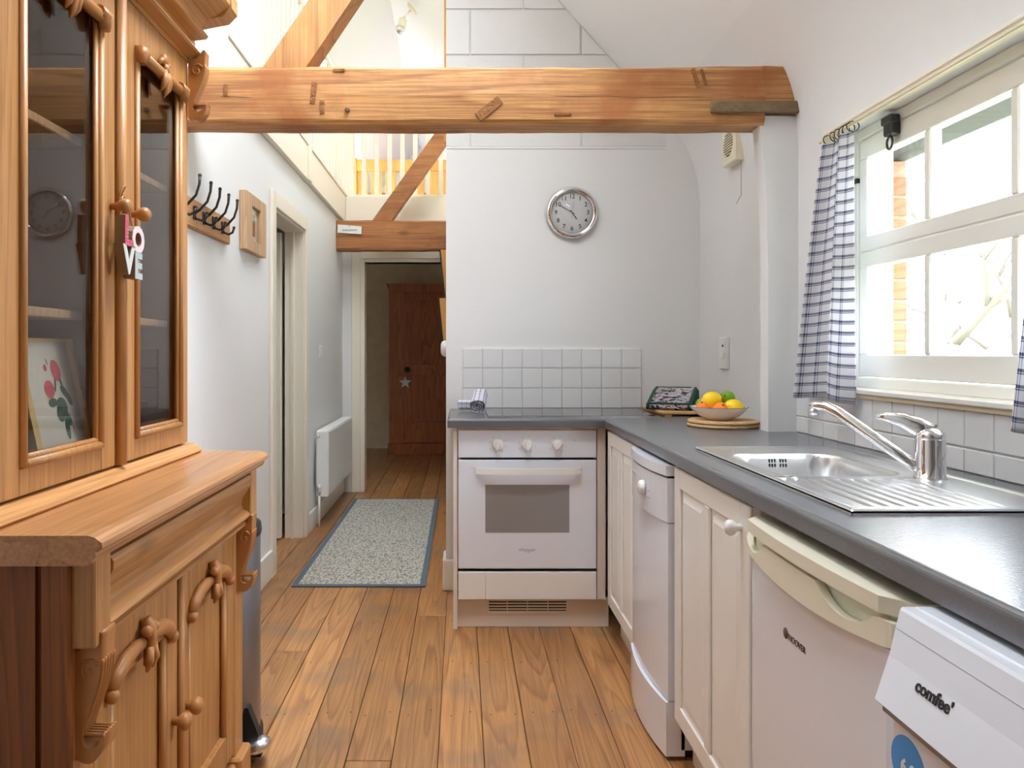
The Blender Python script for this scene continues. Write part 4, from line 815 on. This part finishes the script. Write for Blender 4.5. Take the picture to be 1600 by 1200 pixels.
def curtain(name, label, tb, folds, xc, zt, zb, wf, seed):
    (ya0, ya1), (yb0, yb1) = tb; nu, nv = 90, 60; mb = MB(); uv = []
    def fn(u, v):
        g = u + .03 * math.sin(u * 9 + seed) * v
        a = ya0 + (ya1 - ya0) * u; b = yb0 + (yb1 - yb0) * u; k = v ** .9
        y = a + (b - a) * k; amp = .011 + .012 * v
        x = xc + amp * math.sin(2 * math.pi * folds * g + seed) + .004 * math.sin(2 * math.pi * folds * 2.3 * g + seed * 2 + v * 2)
        y += .010 * math.cos(2 * math.pi * folds * g + seed) * (.5 + v)
        uv.append((u * wf, v * (zt - zb))); return (x, y, zt + (zb - zt) * v + .006 * math.sin(u * 7 + seed) * v)
    mb.grid(fn, nu, nv); o = solo(name, mb, 'curtain', label, 'curtain', (xc, (ya0 + ya1) / 2, zb), 'checked curtains at the window')
    me = o.data; l = me.uv_layers.new(name='cloth')
    for lp in me.loops: l.data[lp.index].uv = uv[lp.vertex_index]
    md = o.modifiers.new('thickness', 'SOLIDIFY'); md.thickness = .0015
    return o
curtain('window_curtain', 'blue and white checked curtain gathered at the far side of the window', ((2.395, 2.215), (2.585, 2.228)), 1.5, 1.150, 1.848, 1.046, .44, 4.0)
curtain('window_curtain', 'blue and white checked curtain at the near right edge of the photo', ((1.46, 1.12), (1.60, 1.12)), 3, 1.150, 1.848, 1.033, .6, 2.4)

# ================================================================== WORKTOP & SINK
ZW, TW = .911, .038
wt = thing('worktop', 'dark grey laminate worktop running along two walls', 'worktop', (.9, 2.5, ZW - TW))
XF, YF = .610, 3.205; hole = (.712, 1.022, 1.684, 2.086)
xs_ = [-.057, XF, hole[0], hole[1], WX - .001]; ys_ = [.35, hole[2], hole[3], YF, YB - .009]
cells = set()
for i in range(4):
    for j in range(4):
        if (i == 0 and j < 3) or (i == 2 and j == 1): continue
        cells.add((i, j))
bm = bmesh.new(); vm = {}
def gv(i, j, z):
    if (i, j, z) not in vm: vm[i, j, z] = bm.verts.new((xs_[i], ys_[j], z))
    return vm[i, j, z]
for i, j in cells:
    for z in (ZW, ZW - TW): bm.faces.new([gv(i, j, z), gv(i + 1, j, z), gv(i + 1, j + 1, z), gv(i, j + 1, z)])
    for (di, dj, a, b) in ((-1, 0, (0, 0), (0, 1)), (1, 0, (1, 0), (1, 1)), (0, -1, (0, 0), (1, 0)), (0, 1, (0, 1), (1, 1))):
        if (i + di, j + dj) not in cells:
            bm.faces.new([gv(i + a[0], j + a[1], ZW), gv(i + b[0], j + b[1], ZW), gv(i + b[0], j + b[1], ZW - TW), gv(i + a[0], j + a[1], ZW - TW)])
bmesh.ops.recalc_face_normals(bm, faces=bm.faces)
ed = [e for e in bm.edges if len(e.link_faces) == 2 and e.calc_face_angle() > .5 and abs(e.verts[0].co.z - e.verts[1].co.z) < .001 and e.verts[0].co.z > ZW - .001 and not (hole[0] - .01 < (e.verts[0].co.x + e.verts[1].co.x) / 2 < hole[1] + .01 and hole[2] - .01 < (e.verts[0].co.y + e.verts[1].co.y) / 2 < hole[3] + .01)]
bmesh.ops.bevel(bm, geom=ed, offset=.011, segments=5, profile=.5, affect='EDGES', clamp_overlap=False)
me = bpy.data.meshes.new('slab'); 
for v in bm.verts: v.co -= BASE[wt.name]
bm.to_mesh(me); bm.free(); me.materials.append(M['worktop']); o = obj('slab', me, wt); BASE[o.name] = BASE[wt.name]
for pgn in me.polygons: pgn.use_smooth = False
part('joint_strip', MB().box(XF + .001, XF + .003, YF + .01, YB - .03, ZW - .003, ZW + .0004), 'bin', wt)
part('edge_batten', MB().box(XF + .012, XF + .024, 2.66, YF - .01, ZW - TW - .007, ZW - TW - .0005).box(XF + .012, XF + .024, 1.60, 2.19, ZW - TW - .007, ZW - TW - .0005).box(-.01, .585, YF + .030, YF + .05, ZW - TW - .010, ZW - TW - .0005), 'batten', wt, 'bare wood strip under the worktop edge')
sk = thing('kitchen_sink', 'stainless steel inset sink with ribbed drainer under the window', 'sink', (.89, 1.76, ZW))
SX0, SX1, SY0, SY1 = .682, 1.100, 1.318, 2.200
def sstep(a, b, x): t_ = max(0, min(1, (x - a) / (b - a))); return t_ * t_ * (3 - 2 * t_)
def sink_h(x, y):
    ex = min(x - SX0, SX1 - x, y - SY0, SY1 - y)
    z = .0045 * (1 - sstep(.006, .022, ex)) * sstep(-.001, .004, ex) + .0055
    hx, hy, rr = .147, .193, .075; qx, qy = abs(x - .867) - (hx - rr), abs(y - 1.885) - (hy - rr)
    sd = math.hypot(max(qx, 0), max(qy, 0)) + min(max(qx, qy), 0) - rr
    z -= .150 * sstep(0, .032, -sd)
    if 1.345 < y < 1.675:
        e = min(sstep(1.355, 1.385, y), 1 - sstep(1.640, 1.665, y))
        for k in range(9):
            d = (x - (.740 + .0295 * k)) / .0042
            if abs(d) < 3: z -= (.0042 * math.exp(-d * d)) * e
    return ZW + z
mb = MB(); mb.grid(lambda u, v: (lambda x, y: (x, y, sink_h(x, y)))(SX0 + (SX1 - SX0) * u, SY0 + (SY1 - SY0) * v), 140, 220)
mb.box(SX0, SX0 + .002, SY0, SY1, ZW, ZW + .0024).box(SX1 - .002, SX1, SY0, SY1, ZW, ZW + .0024).box(SX0, SX1, SY0, SY0 + .002, ZW, ZW + .0024).box(SX0, SX1, SY1 - .002, SY1, ZW, ZW + .0024)
part('basin_and_drainer', mb, 'steel', sk)
mb = MB()
for j in range(2):
    for k in range(7):
        if k == 3: continue
        xx, zz = .844 + .0075 * k, ZW - .014 - .0125 * j; lo, hi = 1.95, 2.078
        for _ in range(30):
            mid_ = (lo + hi) / 2
            if sink_h(xx, mid_) < zz: lo = mid_
            else: hi = mid_
        mb.box(xx, xx + .0034, lo - .0016, lo + .003, zz - .0045, zz + .0045)
part('overflow_slots', mb, 'blackgap', sk); part('waste', MB().lathe([(.04, 0), (.038, .004), (.02, .002), (0, .002)], (.867, 1.885, ZW - .146), n=20), 'chrome', sk)
part('tap_hole_cover', MB().lathe([(.024, 0), (.023, .004), (.012, .007), (0, .0075)], (.722, 1.672, ZW + .003), n=20), 'chrome', sk)
tx, ty_ = 1.040, 1.672
tp_ = thing('mixer_tap', 'chrome single lever mixer tap behind the sink', 'tap', (tx, ty_, ZW))
part('body', MB().lathe([(.033, .0058), (.033, .008), (.030, .010), (.030, .042), (.0295, .044), (.0295, .090), (.028, .094)], (tx, ty_, ZW), n=28), 'chrome', tp_)
lev = MB(); lev.ball((tx, ty_, ZW + .097), (.030, .030, .020), 18)
lev.tube([(tx + .004, ty_, ZW + .102), (tx - .020, ty_ + .014, ZW + .116), (tx - .045, ty_ + .032, ZW + .130), (tx - .070, ty_ + .05, ZW + .136), (tx - .088, ty_ + .064, ZW + .136)], [.024, .021, .015, .010, .005], 12, .6, up=(0, 0, 1))
part('lever', lev, 'chrome', tp_)
spt = [(tx - .012, ty_ + .014, ZW + .022), (tx - .055, ty_ + .060, ZW + .062), (tx - .10, ty_ + .115, ZW + .108), (tx - .128, ty_ + .155, ZW + .138), (tx - .143, ty_ + .178, ZW + .150), (tx - .158, ty_ + .200, ZW + .152), (tx - .166, ty_ + .212, ZW + .150)]
sp_ = part('spout', MB().tube(spt, [.014, .0135, .013, .013, .013, .012, .011], 14), 'chrome', tp_)
part('aerator', MB().lathe([(.010, 0), (.010, .016)], (tx - .162, ty_ + .206, ZW + .128), n=14), 'steel', sp_)

# ================================================================== OVEN & HOUSING
OY = 3.243; OX0, OX1 = -.011, .583
t = thing('oven_housing', 'pale housing unit around the built in oven', 'cupboard', (.28, 3.5, 0))
part('side_panel', MB().box(OX0 - .022, OX0 - .004, OY + .012, YB - .03, .0, ZW - TW - .001), 'carcass', t)
part('side_panel', MB().box(OX1 + .004, OX1 + .04, OY + .006, OY + .03, .131, ZW - TW - .001, .001), 'carcass', t, 'beige filler strip in the corner')
dw = part('drawer_front', MB().box(OX0, OX0 + .117, OY, OY + .018, .131, .250, .002).box(OX0 + .1175, OX1, OY, OY + .018, .131, .250, .002), 'unit', t)
pl = part('plinth', MB().box(OX0 - .004, OX1 + .06, OY + .042, OY + .058, 0, .128, .001), 'carcass', t)
vg = part('vent_grille', MB().box(.112, .467, OY + .036, OY + .042, .058, .131, .001), 'carcass', pl)
part('vent_opening', MB().box(.122, .457, OY + .034, OY + .0365, .072, .124), 'blackgap', vg)
for k in range(4): part('slat', MB().box(.122, .457, OY + .030, OY + .035, .077 + .0125 * k, .0835 + .0125 * k, .001), 'carcass', vg)
part('mullion', MB().box(.20, .203, OY + .0295, OY + .034, .072, .124).box(.288, .291, OY + .0295, OY + .034, .072, .124).box(.376, .379, OY + .0295, OY + .034, .072, .124), 'carcass', vg)
ov = thing('built_in_oven', 'white built in electric oven under the hob', 'oven', (.286, OY, .26))
part('body', MB().box(OX0 + .01, OX1 - .01, OY + .022, OY + .5, .262, .855), 'blackgap', ov)
cpn = part('control_panel', MB().box(OX0, OX1, OY, OY + .022, .741, .860, .003), 'enamel', ov)
for kx, ang in ((.158, 10), (.284, -8), (.416, 40)):
    kb = part('knob', MB().lathe([(.0245, 0), (.024, .004), (.021, .006), (.0205, .020), (.018, .022), (0, .022)], (kx, OY, .798), (0, -1, 0), 24), 'plastic_w', cpn)
    a = R(ang); gz = Vector((math.sin(a), 0, math.cos(a))); gx = Vector((math.cos(a), 0, -math.sin(a))); c = Vector((kx, OY - .02, .798))
    vs = [c + gz * sz * .020 + gx * sx * .006 + Vector((0, yy, 0)) for yy in (0, -.016) for sz in (-1, 1) for sx in (-1, 1)]
    part('knob_grip', MB().add(vs, [(0, 1, 3, 2), (4, 6, 7, 5), (0, 4, 5, 1), (2, 3, 7, 6), (0, 2, 6, 4), (1, 5, 7, 3)]), 'plastic_w', kb)
    mb = MB()
    for k in range(8):
        b = R(45 * k + 15); mb.box(kx + .036 * math.sin(b) - .003, kx + .036 * math.sin(b) + .003, OY - .0006, OY + .0005, .798 + .036 * math.cos(b) - .0008, .798 + .036 * math.cos(b) + .0008)
    part('dial_marks', mb, 'greyink', cpn)
part('indicator', MB().box(.488, .491, OY - .0006, OY, .815, .818), 'ink', cpn)
od = part('oven_door', MB().box(OX0, OX1, OY, OY + .022, .264, .731, .003), 'enamel', ov)
part('oven_window', MB().box(.105, .466, OY - .0012, OY, .420, .625), 'ovenglass', od)
hp = [(.065 + .45 * k / 14, OY - .018 - .026 * math.sin(math.pi * k / 14) ** .5, .688) for k in range(15)]
hp = [(.064, OY - .001, .686)] + hp + [(.515, OY - .001, .686)]
mbh = MB(); vs = []
for q in hp:
    for dy, dz in ((-.006, -.013), (.006, -.013), (.006, .013), (-.006, .013)): vs.append((q[0], q[1] + dy, q[2] + dz))
mbh.add(vs, [(4 * i + k, 4 * i + (k + 1) % 4, 4 * i + 4 + (k + 1) % 4, 4 * i + 4 + k) for i in range(len(hp) - 1) for k in range(4)] + [(0, 1, 2, 3), tuple(4 * (len(hp) - 1) + k for k in range(4))])
part('door_handle', mbh, 'plastic_w', od)
lg = text('Whirlpool', .017, (.284, OY - .0006, .345), (1, 0, 0), (0, 0, 1), .0003)
lg.tube([(.29 + .018 * math.cos(a), OY - .0006, .347 + .012 * math.sin(a)) for a in [R(200 + 24 * k) for k in range(9)]], .0006, 5)
part('maker_mark', lg, 'greyink', od)
t = thing('ceramic_hob', 'black ceramic glass hob set in the worktop above the oven', 'hob', (.45, 3.5, ZW))
part('glass', MB().box(.118, .865, 3.285, 3.72, ZW + .0005, ZW + .006, .002), 'hob', t); part('front_trim', MB().box(.116, .867, 3.281, 3.2855, ZW + .0003, ZW + .005), 'steel', t)

# ================================================================== BASE UNITS ON THE RIGHT RUN
DXF = .618
def unit_door(parent, y0, y1, z0, z1, knob):
    d = part('cupboard_door', MB().box(DXF + .008, DXF + .022, y0, y1, z0, z1), 'unit', parent)
    w = (y1 - y0); m = .055; ym = (y0 + y1) / 2
    mb = MB().box(DXF, DXF + .008, y0, y0 + m, z0, z1, .003).box(DXF, DXF + .008, y1 - m, y1, z0, z1, .003).box(DXF, DXF + .008, ym - .02, ym + .02, z0 + m, z1 - m, .003).box(DXF, DXF + .008, y0 + m - .003, y1 - m + .003, z0, z0 + m, .003).box(DXF, DXF + .008, y0 + m - .003, y1 - m + .003, z1 - m, z1, .003)
    part('door_frame', mb, 'unit', d)
    for a, b in ((y0 + m, ym - .02), (ym + .02, y1 - m)):
        g = .006; vs = [(DXF + .008, a + g, z0 + m + g), (DXF + .008, b - g, z0 + m + g), (DXF + .008, b - g, z1 - m - g), (DXF + .008, a + g, z1 - m - g)]
        g = .030; vs += [(DXF + .002, a + g, z0 + m + g), (DXF + .002, b - g, z0 + m + g), (DXF + .002, b - g, z1 - m - g), (DXF + .002, a + g, z1 - m - g)]
        part('raised_panel', MB().add(vs, [(4, 5, 6, 7)] + [(i, (i + 1) % 4, 4 + (i + 1) % 4, 4 + i) for i in range(4)]), 'unit', d)
    if knob: part('knob', MB().lathe([(.008, 0), (.008, .010), (.016, .018), (.018, .026), (.014, .033), (0, .035)], (DXF, knob[0], knob[1]), (-1, 0, 0), 18), 'plastic_w', d)
def cupboard(label, y0, y1, knob):
    t = thing('base_cupboard', label, 'cupboard', (.9, (y0 + y1) / 2, 0), 'white panelled base cupboards')
    part('carcass', MB().box(DXF + .023, 1.15, y0, y0 + .018, .10, ZW - TW - .002).box(DXF + .023, 1.15, y1 - .018, y1, .10, ZW - TW - .002).box(DXF + .023, 1.15, y0 + .018, y1 - .018, .10, .118).box(1.14, 1.15, y0 + .018, y1 - .018, .118, ZW - TW - .002).box(DXF + .023, DXF + .1, y0 + .018, y1 - .018, ZW - TW - .02, ZW - TW - .002), 'carcass', t)
    part('plinth', MB().box(DXF + .055, DXF + .07, y0, y1, 0, .10), 'carcass', t)
    unit_door(t, y0 + .003, y1 - .003, .135, .862, knob)
cupboard('white panelled corner cupboard between the oven and the dishwasher', 2.675, 3.18, None)
cupboard('white panelled sink cupboard with round knob beside the fridge', 1.615, 2.19, (1.665, .808))
# dishwasher
t = thing('slimline_dishwasher', 'white slimline dishwasher with rounded control panel', 'dishwasher', (.9, 2.43, 0))
Y0, Y1 = 2.208, 2.664; yc = (Y0 + Y1) / 2
def bow(y, d): return d * (1 - ((y - yc) / ((Y1 - Y0) / 2)) ** 2)
def bowed(z0, z1, xf, d, xb, n=12, y0=Y0, y1=Y1):
    pts = [(xf - bow(y0 + (y1 - y0) * k / n, d), y0 + (y1 - y0) * k / n) for k in range(n + 1)]
    return MB().prism([(xb, y0)] + pts + [(xb, y1)], 'Z', z0, z1)
part('body', MB().box(.645, 1.15, Y0, Y1, .03, .83), 'enamel', t)
part('top_lid', bowed(.832, .862, .600, .022, 1.15), 'enamel', t)
part('lid_gap', bowed(.825, .832, .612, .018, .66), 'blackgap', t)
dcp = part('control_panel', bowed(.695, .825, .604, .022, .640), 'enamel', t)
part('program_dial', MB().lathe([(.024, 0), (.022, .012), (.019, .016), (0, .016)], (.581, 2.40, .765), (-1, 0, 0), 20), 'plastic_w', dcp)
part('panel_print', MB().box(.5845, .588, 2.50, 2.58, .787, .789).box(.5830, .587, 2.46, 2.48, .770, .772).box(.583, .587, 2.34, 2.36, .742, .744).box(.583, .587, 2.345, 2.355, .762, .764), 'greyink', dcp)
part('door_panel', bowed(.175, .692, .606, .016, .632), 'enamel', t)
part('door_gap', MB().box(.640, .646, Y0 + .002, Y0 + .02, .16, .82), 'blackgap', t)
part('kick_panel', bowed(.012, .170, .600, .022, .655), 'enamel', t)
part('foot', MB().box(.66, .70, Y0 + .02, Y0 + .05, 0, .03).box(.66, .70, Y1 - .05, Y1 - .02, 0, .03), 'dkplastic', t)
# fridge
t = thing('under_counter_fridge', 'white under counter fridge with aged cream handle trim', 'fridge', (.9, 1.31, 0))
F0, F1 = 1.030, 1.598; fc = (F0 + F1) / 2; FXF = .600
part('body', MB().box(.66, 1.15, F0 + .004, F1 - .004, .02, .845), 'enamel', t)
def fb(y, d=.014): return d * (1 - ((y - fc) / ((F1 - F0) / 2)) ** 2)
def rr_band(z0, z1, xf, d, xb, rc=.03, n=14):
    pts = []
    for k in range(n + 1):
        y = F0 + (F1 - F0) * k / n; e = min(y - F0, F1 - y); cut = rc - math.sqrt(max(0, rc * rc - max(0, rc - e) ** 2)) if e < rc else 0
        pts.append((xf - fb(y, d) + cut, y))
    return MB().prism([(xb, F0)] + pts + [(xb, F1)], 'Z', z0, z1)
part('top_cover', rr_band(.826, .850, FXF - .004, .016, 1.15), 'enamel_cream', t)
dr_ = part('door', rr_band(.06, .775, FXF + .004, .004, .655, .012), 'enamel', t)
# handle trim: recessed back plate and a scooped front lip
def zlow(y): return .785 - .022 * (1 - ((y - fc) / ((F1 - F0) / 2)) ** 2)
def ztop(y):
    if 1.085 < y < 1.245: return .818 - .031 * math.sin(math.pi * (y - 1.085) / .16) ** .7
    if 1.475 < y < 1.585: return .818 - .028 * math.sin(math.pi * (y - 1.475) / .11) ** .7
    return .818
tr = part('handle_trim', rr_band(.774, .822, FXF + .012, .010, .655), 'enamel_green', dr_, 'recessed grip')
n = 60; ysn = [F0 + (F1 - F0) * k / n for k in range(n + 1)]; mb = MB(); vs = []
def xo(y):
    e = min(y - F0, F1 - y); rc = .03; cut = rc - math.sqrt(max(0, rc * rc - max(0, rc - e) ** 2)) if e < rc else 0
    return FXF - .002 - fb(y) + cut
for y in ysn: vs += [(xo(y), y, zlow(y)), (xo(y), y, ztop(y)), (xo(y) + .014, y, ztop(y)), (xo(y) + .014, y, zlow(y))]
mb.add(vs, [(4 * i + k, 4 * i + (k + 1) % 4, 4 * i + 4 + (k + 1) % 4, 4 * i + 4 + k) for i in range(n) for k in range(4)] + [(0, 1, 2, 3), (4 * n, 4 * n + 1, 4 * n + 2, 4 * n + 3)])
part('handle_lip', mb, 'enamel_cream', tr)
part('maker_mark', text('HOOVER', .0165, (FXF - .0006, 1.347, .674), (0, -1, 0), (0, 0, 1), .0005), 'brownink', dr_)
part('badge', MB().lathe([(.010, 0), (.010, .0016), (0, .002)], (FXF + .001, 1.394, .676), (-1, 0, 0), 18), 'brownink', dr_)
part('foot', MB().box(.67, .70, F0 + .03, F0 + .06, 0, .02).box(.67, .70, F1 - .06, F1 - .03, 0, .02), 'dkplastic', t)
# washing machine
t = thing('washing_machine', 'white washing machine with slanted control panel nearest the camera', 'washing machine', (.9, .69, 0))
V0, V1 = .385, .985
part('body', MB().box(.560, 1.15, V0, V1, .02, .74, .008).box(.60, 1.15, V0, V1, .735, .853), 'enamel', t)
wcp = part('control_panel', MB().prism([(.60, .862), (.577, .862), (.574, .858), (.560, .800), (.541, .742), (.545, .738), (.60, .742)], 'Y', V0 - .004, V1 + .002), 'enamel', t)
part('top_board', MB().box(.590, 1.15, V0, V1, .853, .864, .003), 'enamel', t)
dn = Vector((-.965, 0, -.26)).normalized(); upv = Vector((-.030, 0, .0)) ; upv = Vector((.25, 0, .968)).normalized()
def wp(y, z, off=.0008):  # point on the slanted panel
    x = .560 + (.800 - z) * (-.019 / .058) if z < .80 else .560 + (z - .80) * (.014 / .058)
    return Vector((x - off, y, z))
upl = (wp(.8, .79, 0) - wp(.8, .75, 0)).normalized()
part('maker_mark', text("comfee'", .0215, wp(.888, .789), (0, -1, 0), upl, .0005, bold=.0005), 'ink', wcp)
mb = MB(); a, b = wp(V1, .835, .0002), wp(V0, .835, .0002); mb.tube([a, b], .0004, 4)
a, b = wp(.735, .835, .0004), wp(.735, .745, .0004); mb.tube([a, b], .0006, 4); part('panel_seam', mb, 'greyink', wcp)
mb = MB()
for k in range(5):
    q = wp(.70 - .004 * k, .815 - .012 * k); mb.box(q.x - .0004, q.x + .0006, q.y - .018, q.y, q.z - .0012, q.z + .0012)
part('programme_print', mb, 'greyink', wcp)
part('programme_dial', MB().lathe([(.032, 0), (.030, .018), (.026, .022), (0, .022)], wp(.62, .79), (-.965, 0, .26), 24), 'plastic_w', wcp)
part('panel_shadow_gap', MB().box(.550, .562, V0, V1, .728, .740), 'bin', t)
part('door_ring', MB().lathe([(.19, 0), (.185, .02), (.165, .035), (.15, .03), (.14, .012)], (.560, .665, .40), (-1, 0, 0), 40, cap=False), 'plastic_w', t)
part('door_glass', MB().lathe([(.15, .012), (.11, .03), (.05, .042), (0, .045)], (.560, .665, .40), (-1, 0, 0), 32), 'ovenglass', t)
stk = part('capacity_sticker', MB().lathe([(.036, 0), (.036, .001), (0, .0011)], (.560, .945, .676), (-1, 0, 0), 32, smooth=False), 'blue', t, 'round blue sticker')
part('sticker_text', text('6.0', .026, (.5585, .943, .672), (0, -1, 0), (0, 0, 1), .0004, bold=.0008), 'mount', stk)

# ================================================================== THINGS ON THE WORKTOP
def uvset(o, uv):
    l = o.data.uv_layers.new(name='cloth')
    for lp in o.data.loops: l.data[lp.index].uv = uv[lp.vertex_index]
def roll(label, c, axis, r, length, seed):
    ax = Vector(axis).normalized(); u = ax.orthogonal().normalized(); w = ax.cross(u); c = Vector(c); mb = MB(); uv = []
    n, m = 110, 14; turns = 3.3
    def fn(s_, v):
        a = s_ * turns * 2 * math.pi; rad = r * (.18 + .82 * s_) * (1 + .03 * math.sin(a * 1.7 + seed) + .03 * math.sin(v * 6 + seed)); d = (v - .5) * length + .004 * math.sin(a * 2.3 + seed)
        uv.append((d, s_ * turns * r * 4)); return c + ax * d + u * (rad * math.cos(a)) + w * (rad * math.sin(a))
    mb.grid(fn, n, m); o = solo('rolled_tea_towel', mb, 'towel', label, 'tea towel', c, 'rolled tea towels by the hob'); uvset(o, uv)
    md = o.modifiers.new('thickness', 'SOLIDIFY'); md.thickness = .002
roll('large rolled lilac checked tea towel propped at the back of the hob', (.082, 3.575, ZW + .055), (.12, .72, .42), .040, .105, 1.0)
roll('small rolled lilac checked tea towel lying beside the large one', (.028, 3.60, ZW + .030), (1, -.35, 0), .026, .07, 2.0)
t = thing('bamboo_board', 'slatted bamboo board lying on the worktop right of the hob', 'board', (1.03, 3.5, ZW))
for k in range(12): part('slat', MB().box(.885, 1.175, 3.325 + .0315 * k, 3.325 + .0315 * k + .026, ZW + .008, ZW + .021, .003), 'bamboo', t)
part('cross_bar', MB().box(.90, .93, 3.327, 3.695, ZW + .0005, ZW + .008).box(1.10, 1.13, 3.327, 3.695, ZW + .0005, ZW + .008), 'bamboo', t)
t = thing('fabric_pouch', 'dark patterned fabric pouch with green piping on the bamboo board', 'pouch', (.97, 3.5, ZW + .021))
zb = ZW + .0215; pp = [(3.41, zb), (3.395, zb + .010), (3.40, zb + .028), (3.43, zb + .038), (3.56, zb + .090), (3.59, zb + .094), (3.62, zb + .085), (3.63, zb + .04), (3.62, zb)]
part('cloth', MB().prism(pp, 'X', .892, 1.070), 'print', t)
gp = MB()
for x in (.892, 1.070): gp.tube([(x, a, b) for a, b in pp[1:8]], .006, 8)
gp.tube([(.892, 3.40, zb + .030), (1.07, 3.40, zb + .030)], .005, 8); gp.tube([(.90, 3.59, zb + .094), (1.05, 3.59, zb + .094)], .004, 8)
part('piping', gp, 'greencloth', t); t.rotation_euler = (0, 0, R(-26))
part('gusset', MB().prism([(a * .96 + 3.51 * .04, (b - zb) * .93 + zb + .001) for a, b in pp], 'X', 1.070, 1.082), 'greencloth', t)
part('gusset', MB().prism([(a * .96 + 3.51 * .04, (b - zb) * .93 + zb + .001) for a, b in pp], 'X', .880, .892), 'greencloth', t)
mx_, my_ = 1.000, 2.885
for k, lab in ((0, 'lower of two stacked round cork mats under the fruit bowl'), (1, 'upper of two stacked round cork mats under the fruit bowl')):
    solo('cork_mat', MB().lathe([(.126, 0), (.131, .003), (.131, .0095), (.127, .0125), (0, .0126)], (mx_ + .002 * k, my_, ZW + .0005 + .013 * k), n=44), 'cork', lab, 'mat', (mx_, my_, ZW + .013 * k), 'stacked cork mats')
zb = ZW + .0268; fbx, fby = .985, 2.88
fbw = thing('fruit_bowl', 'shallow white china bowl holding citrus fruit', 'bowl', (fbx, fby, zb))
part('bowl', MB().lathe([(.045, 0), (.048, .003), (.075, .016), (.098, .036), (.107, .046), (.108, .049), (.104, .049), (.094, .040), (.072, .022), (.045, .009), (0, .008)], (fbx, fby, zb), n=44), 'china', fbw)
part('rim_line', MB().lathe([(.1085, .0482), (.1085, .0495), (.1045, .0495), (.1045, .0482)], (fbx, fby, zb), n=44, cap=False), 'chinadark', fbw)
def citrus(kind, mat, label, c, r, tip=0.0, ax=(1, 0, .2)):
    prof = []
    for k in range(17):
        a = math.pi * k / 16; rr = math.sin(a) * r; h = -math.cos(a) * r
        if tip: h *= 1.12; rr *= .96
        prof.append((max(rr, 0), h))
    if tip: prof = [(0, -r * 1.28), (r * .10, -r * 1.25), (r * .16, -r * 1.16)] + prof[2:-2] + [(r * .16, r * 1.16), (r * .10, r * 1.25), (0, r * 1.28)]
    o = thing(kind, label, kind, c); part('skin', MB().lathe(prof, c, ax, 22), mat, o)
    d = Vector(ax).normalized(); part('stalk_end', MB().lathe([(.004, 0), (.003, .003), (0, .0035)], Vector(c) + d * (r * (1.25 if tip else .985)), d, 8), 'leaf' if kind != 'lemon' else 'lime', o)
zf = zb + .008
citrus('lemon', 'lemon', 'yellow lemon on top of the pile in the fruit bowl', (.955, 2.875, zf + .066), .034, 1, (1, .1, .25))
citrus('lime', 'lime', 'green lime on top of the fruit pile', (1.022, 2.895, zf + .073), .028, 0, (-.5, -.6, .3))
citrus('lemon', 'lemon', 'yellow lemon low at the right front of the fruit bowl', (1.024, 2.838, zf + .042), .031, 1, (1, -.1, 0))
citrus('orange', 'orange', 'small orange at the left of the fruit bowl', (.922, 2.87, zf + .038), .026, 0, (-.3, -.4, .6))
citrus('orange', 'orange', 'small orange at the front centre of the fruit bowl', (.970, 2.822, zf + .034), .027, 0, (.1, -.6, .6))
citrus('lime', 'lime', 'green lime half hidden behind the left orange', (.935, 2.925, zf + .046), .025, 0, (-.5, 0, .3))

# ================================================================== OUTSIDE
gr = MB().box(1.45, 30, -10, 40, -.5, -.35); go = struct('ground_outside', gr, 'lawn')
t = thing('brick_pier', 'red brick pier outside the window', 'brick pier', (1.6, 2.72, -.35))
part('mortar_core', MB().box(1.515, 1.60, 2.715, 2.80, -.35, 1.88), 'brickmortar', t)
bk = MB().box(-.046, .046, -.046, .046, -.0325, .0325, .003).mesh('brick', 'brick')
for k in range(29): inst('brick', bk, t, (1.557, 2.757, -.31 + .075 * k))
t = thing('roof_eave', 'slate grey roof eave seen through the top window panes', 'roof', (1.5, 1.5, 1.9))
part('soffit', MB().prism([(1.382, 1.885), (1.60, 1.885), (1.62, 1.90), (1.62, 1.96), (1.382, 2.15)], 'Y', -4.5, 5.5), 'slate', t)
part('fascia_strip', MB().box(1.621, 1.632, -4.5, 5.5, 1.89, 1.93), 'whitewood', t)
rt = random.Random(5); tb = MB()
def branch(p, d, l, r, lv):
    q = p; pts = [p]; 
    for k in range(4):
        d = (d + Vector((rt.uniform(-.22, .22), rt.uniform(-.22, .22), rt.uniform(-.08, .2)))).normalized(); q = q + d * l / 4; pts.append(q)
    tb.tube(pts, [r * (1 - .5 * k / 4) for k in range(5)], 6)
    if lv < 4:
        for k in range(3):
            s_ = rt.randint(2, 4); branch(pts[s_], (d + Vector((rt.uniform(-.9, .9), rt.uniform(-.9, .9), rt.uniform(-.3, .6)))).normalized(), l * rt.uniform(.55, .8), r * .5, lv + 1)
branch(Vector((5.6, 8.6, -.35)), Vector((.1, .05, 1)), 1.7, .14, 0)
tt = thing('bare_tree', 'bare branched tree in the garden beyond the window', 'tree', (5.6, 8.6, -.35)); part('branches', tb, 'bark', tt)
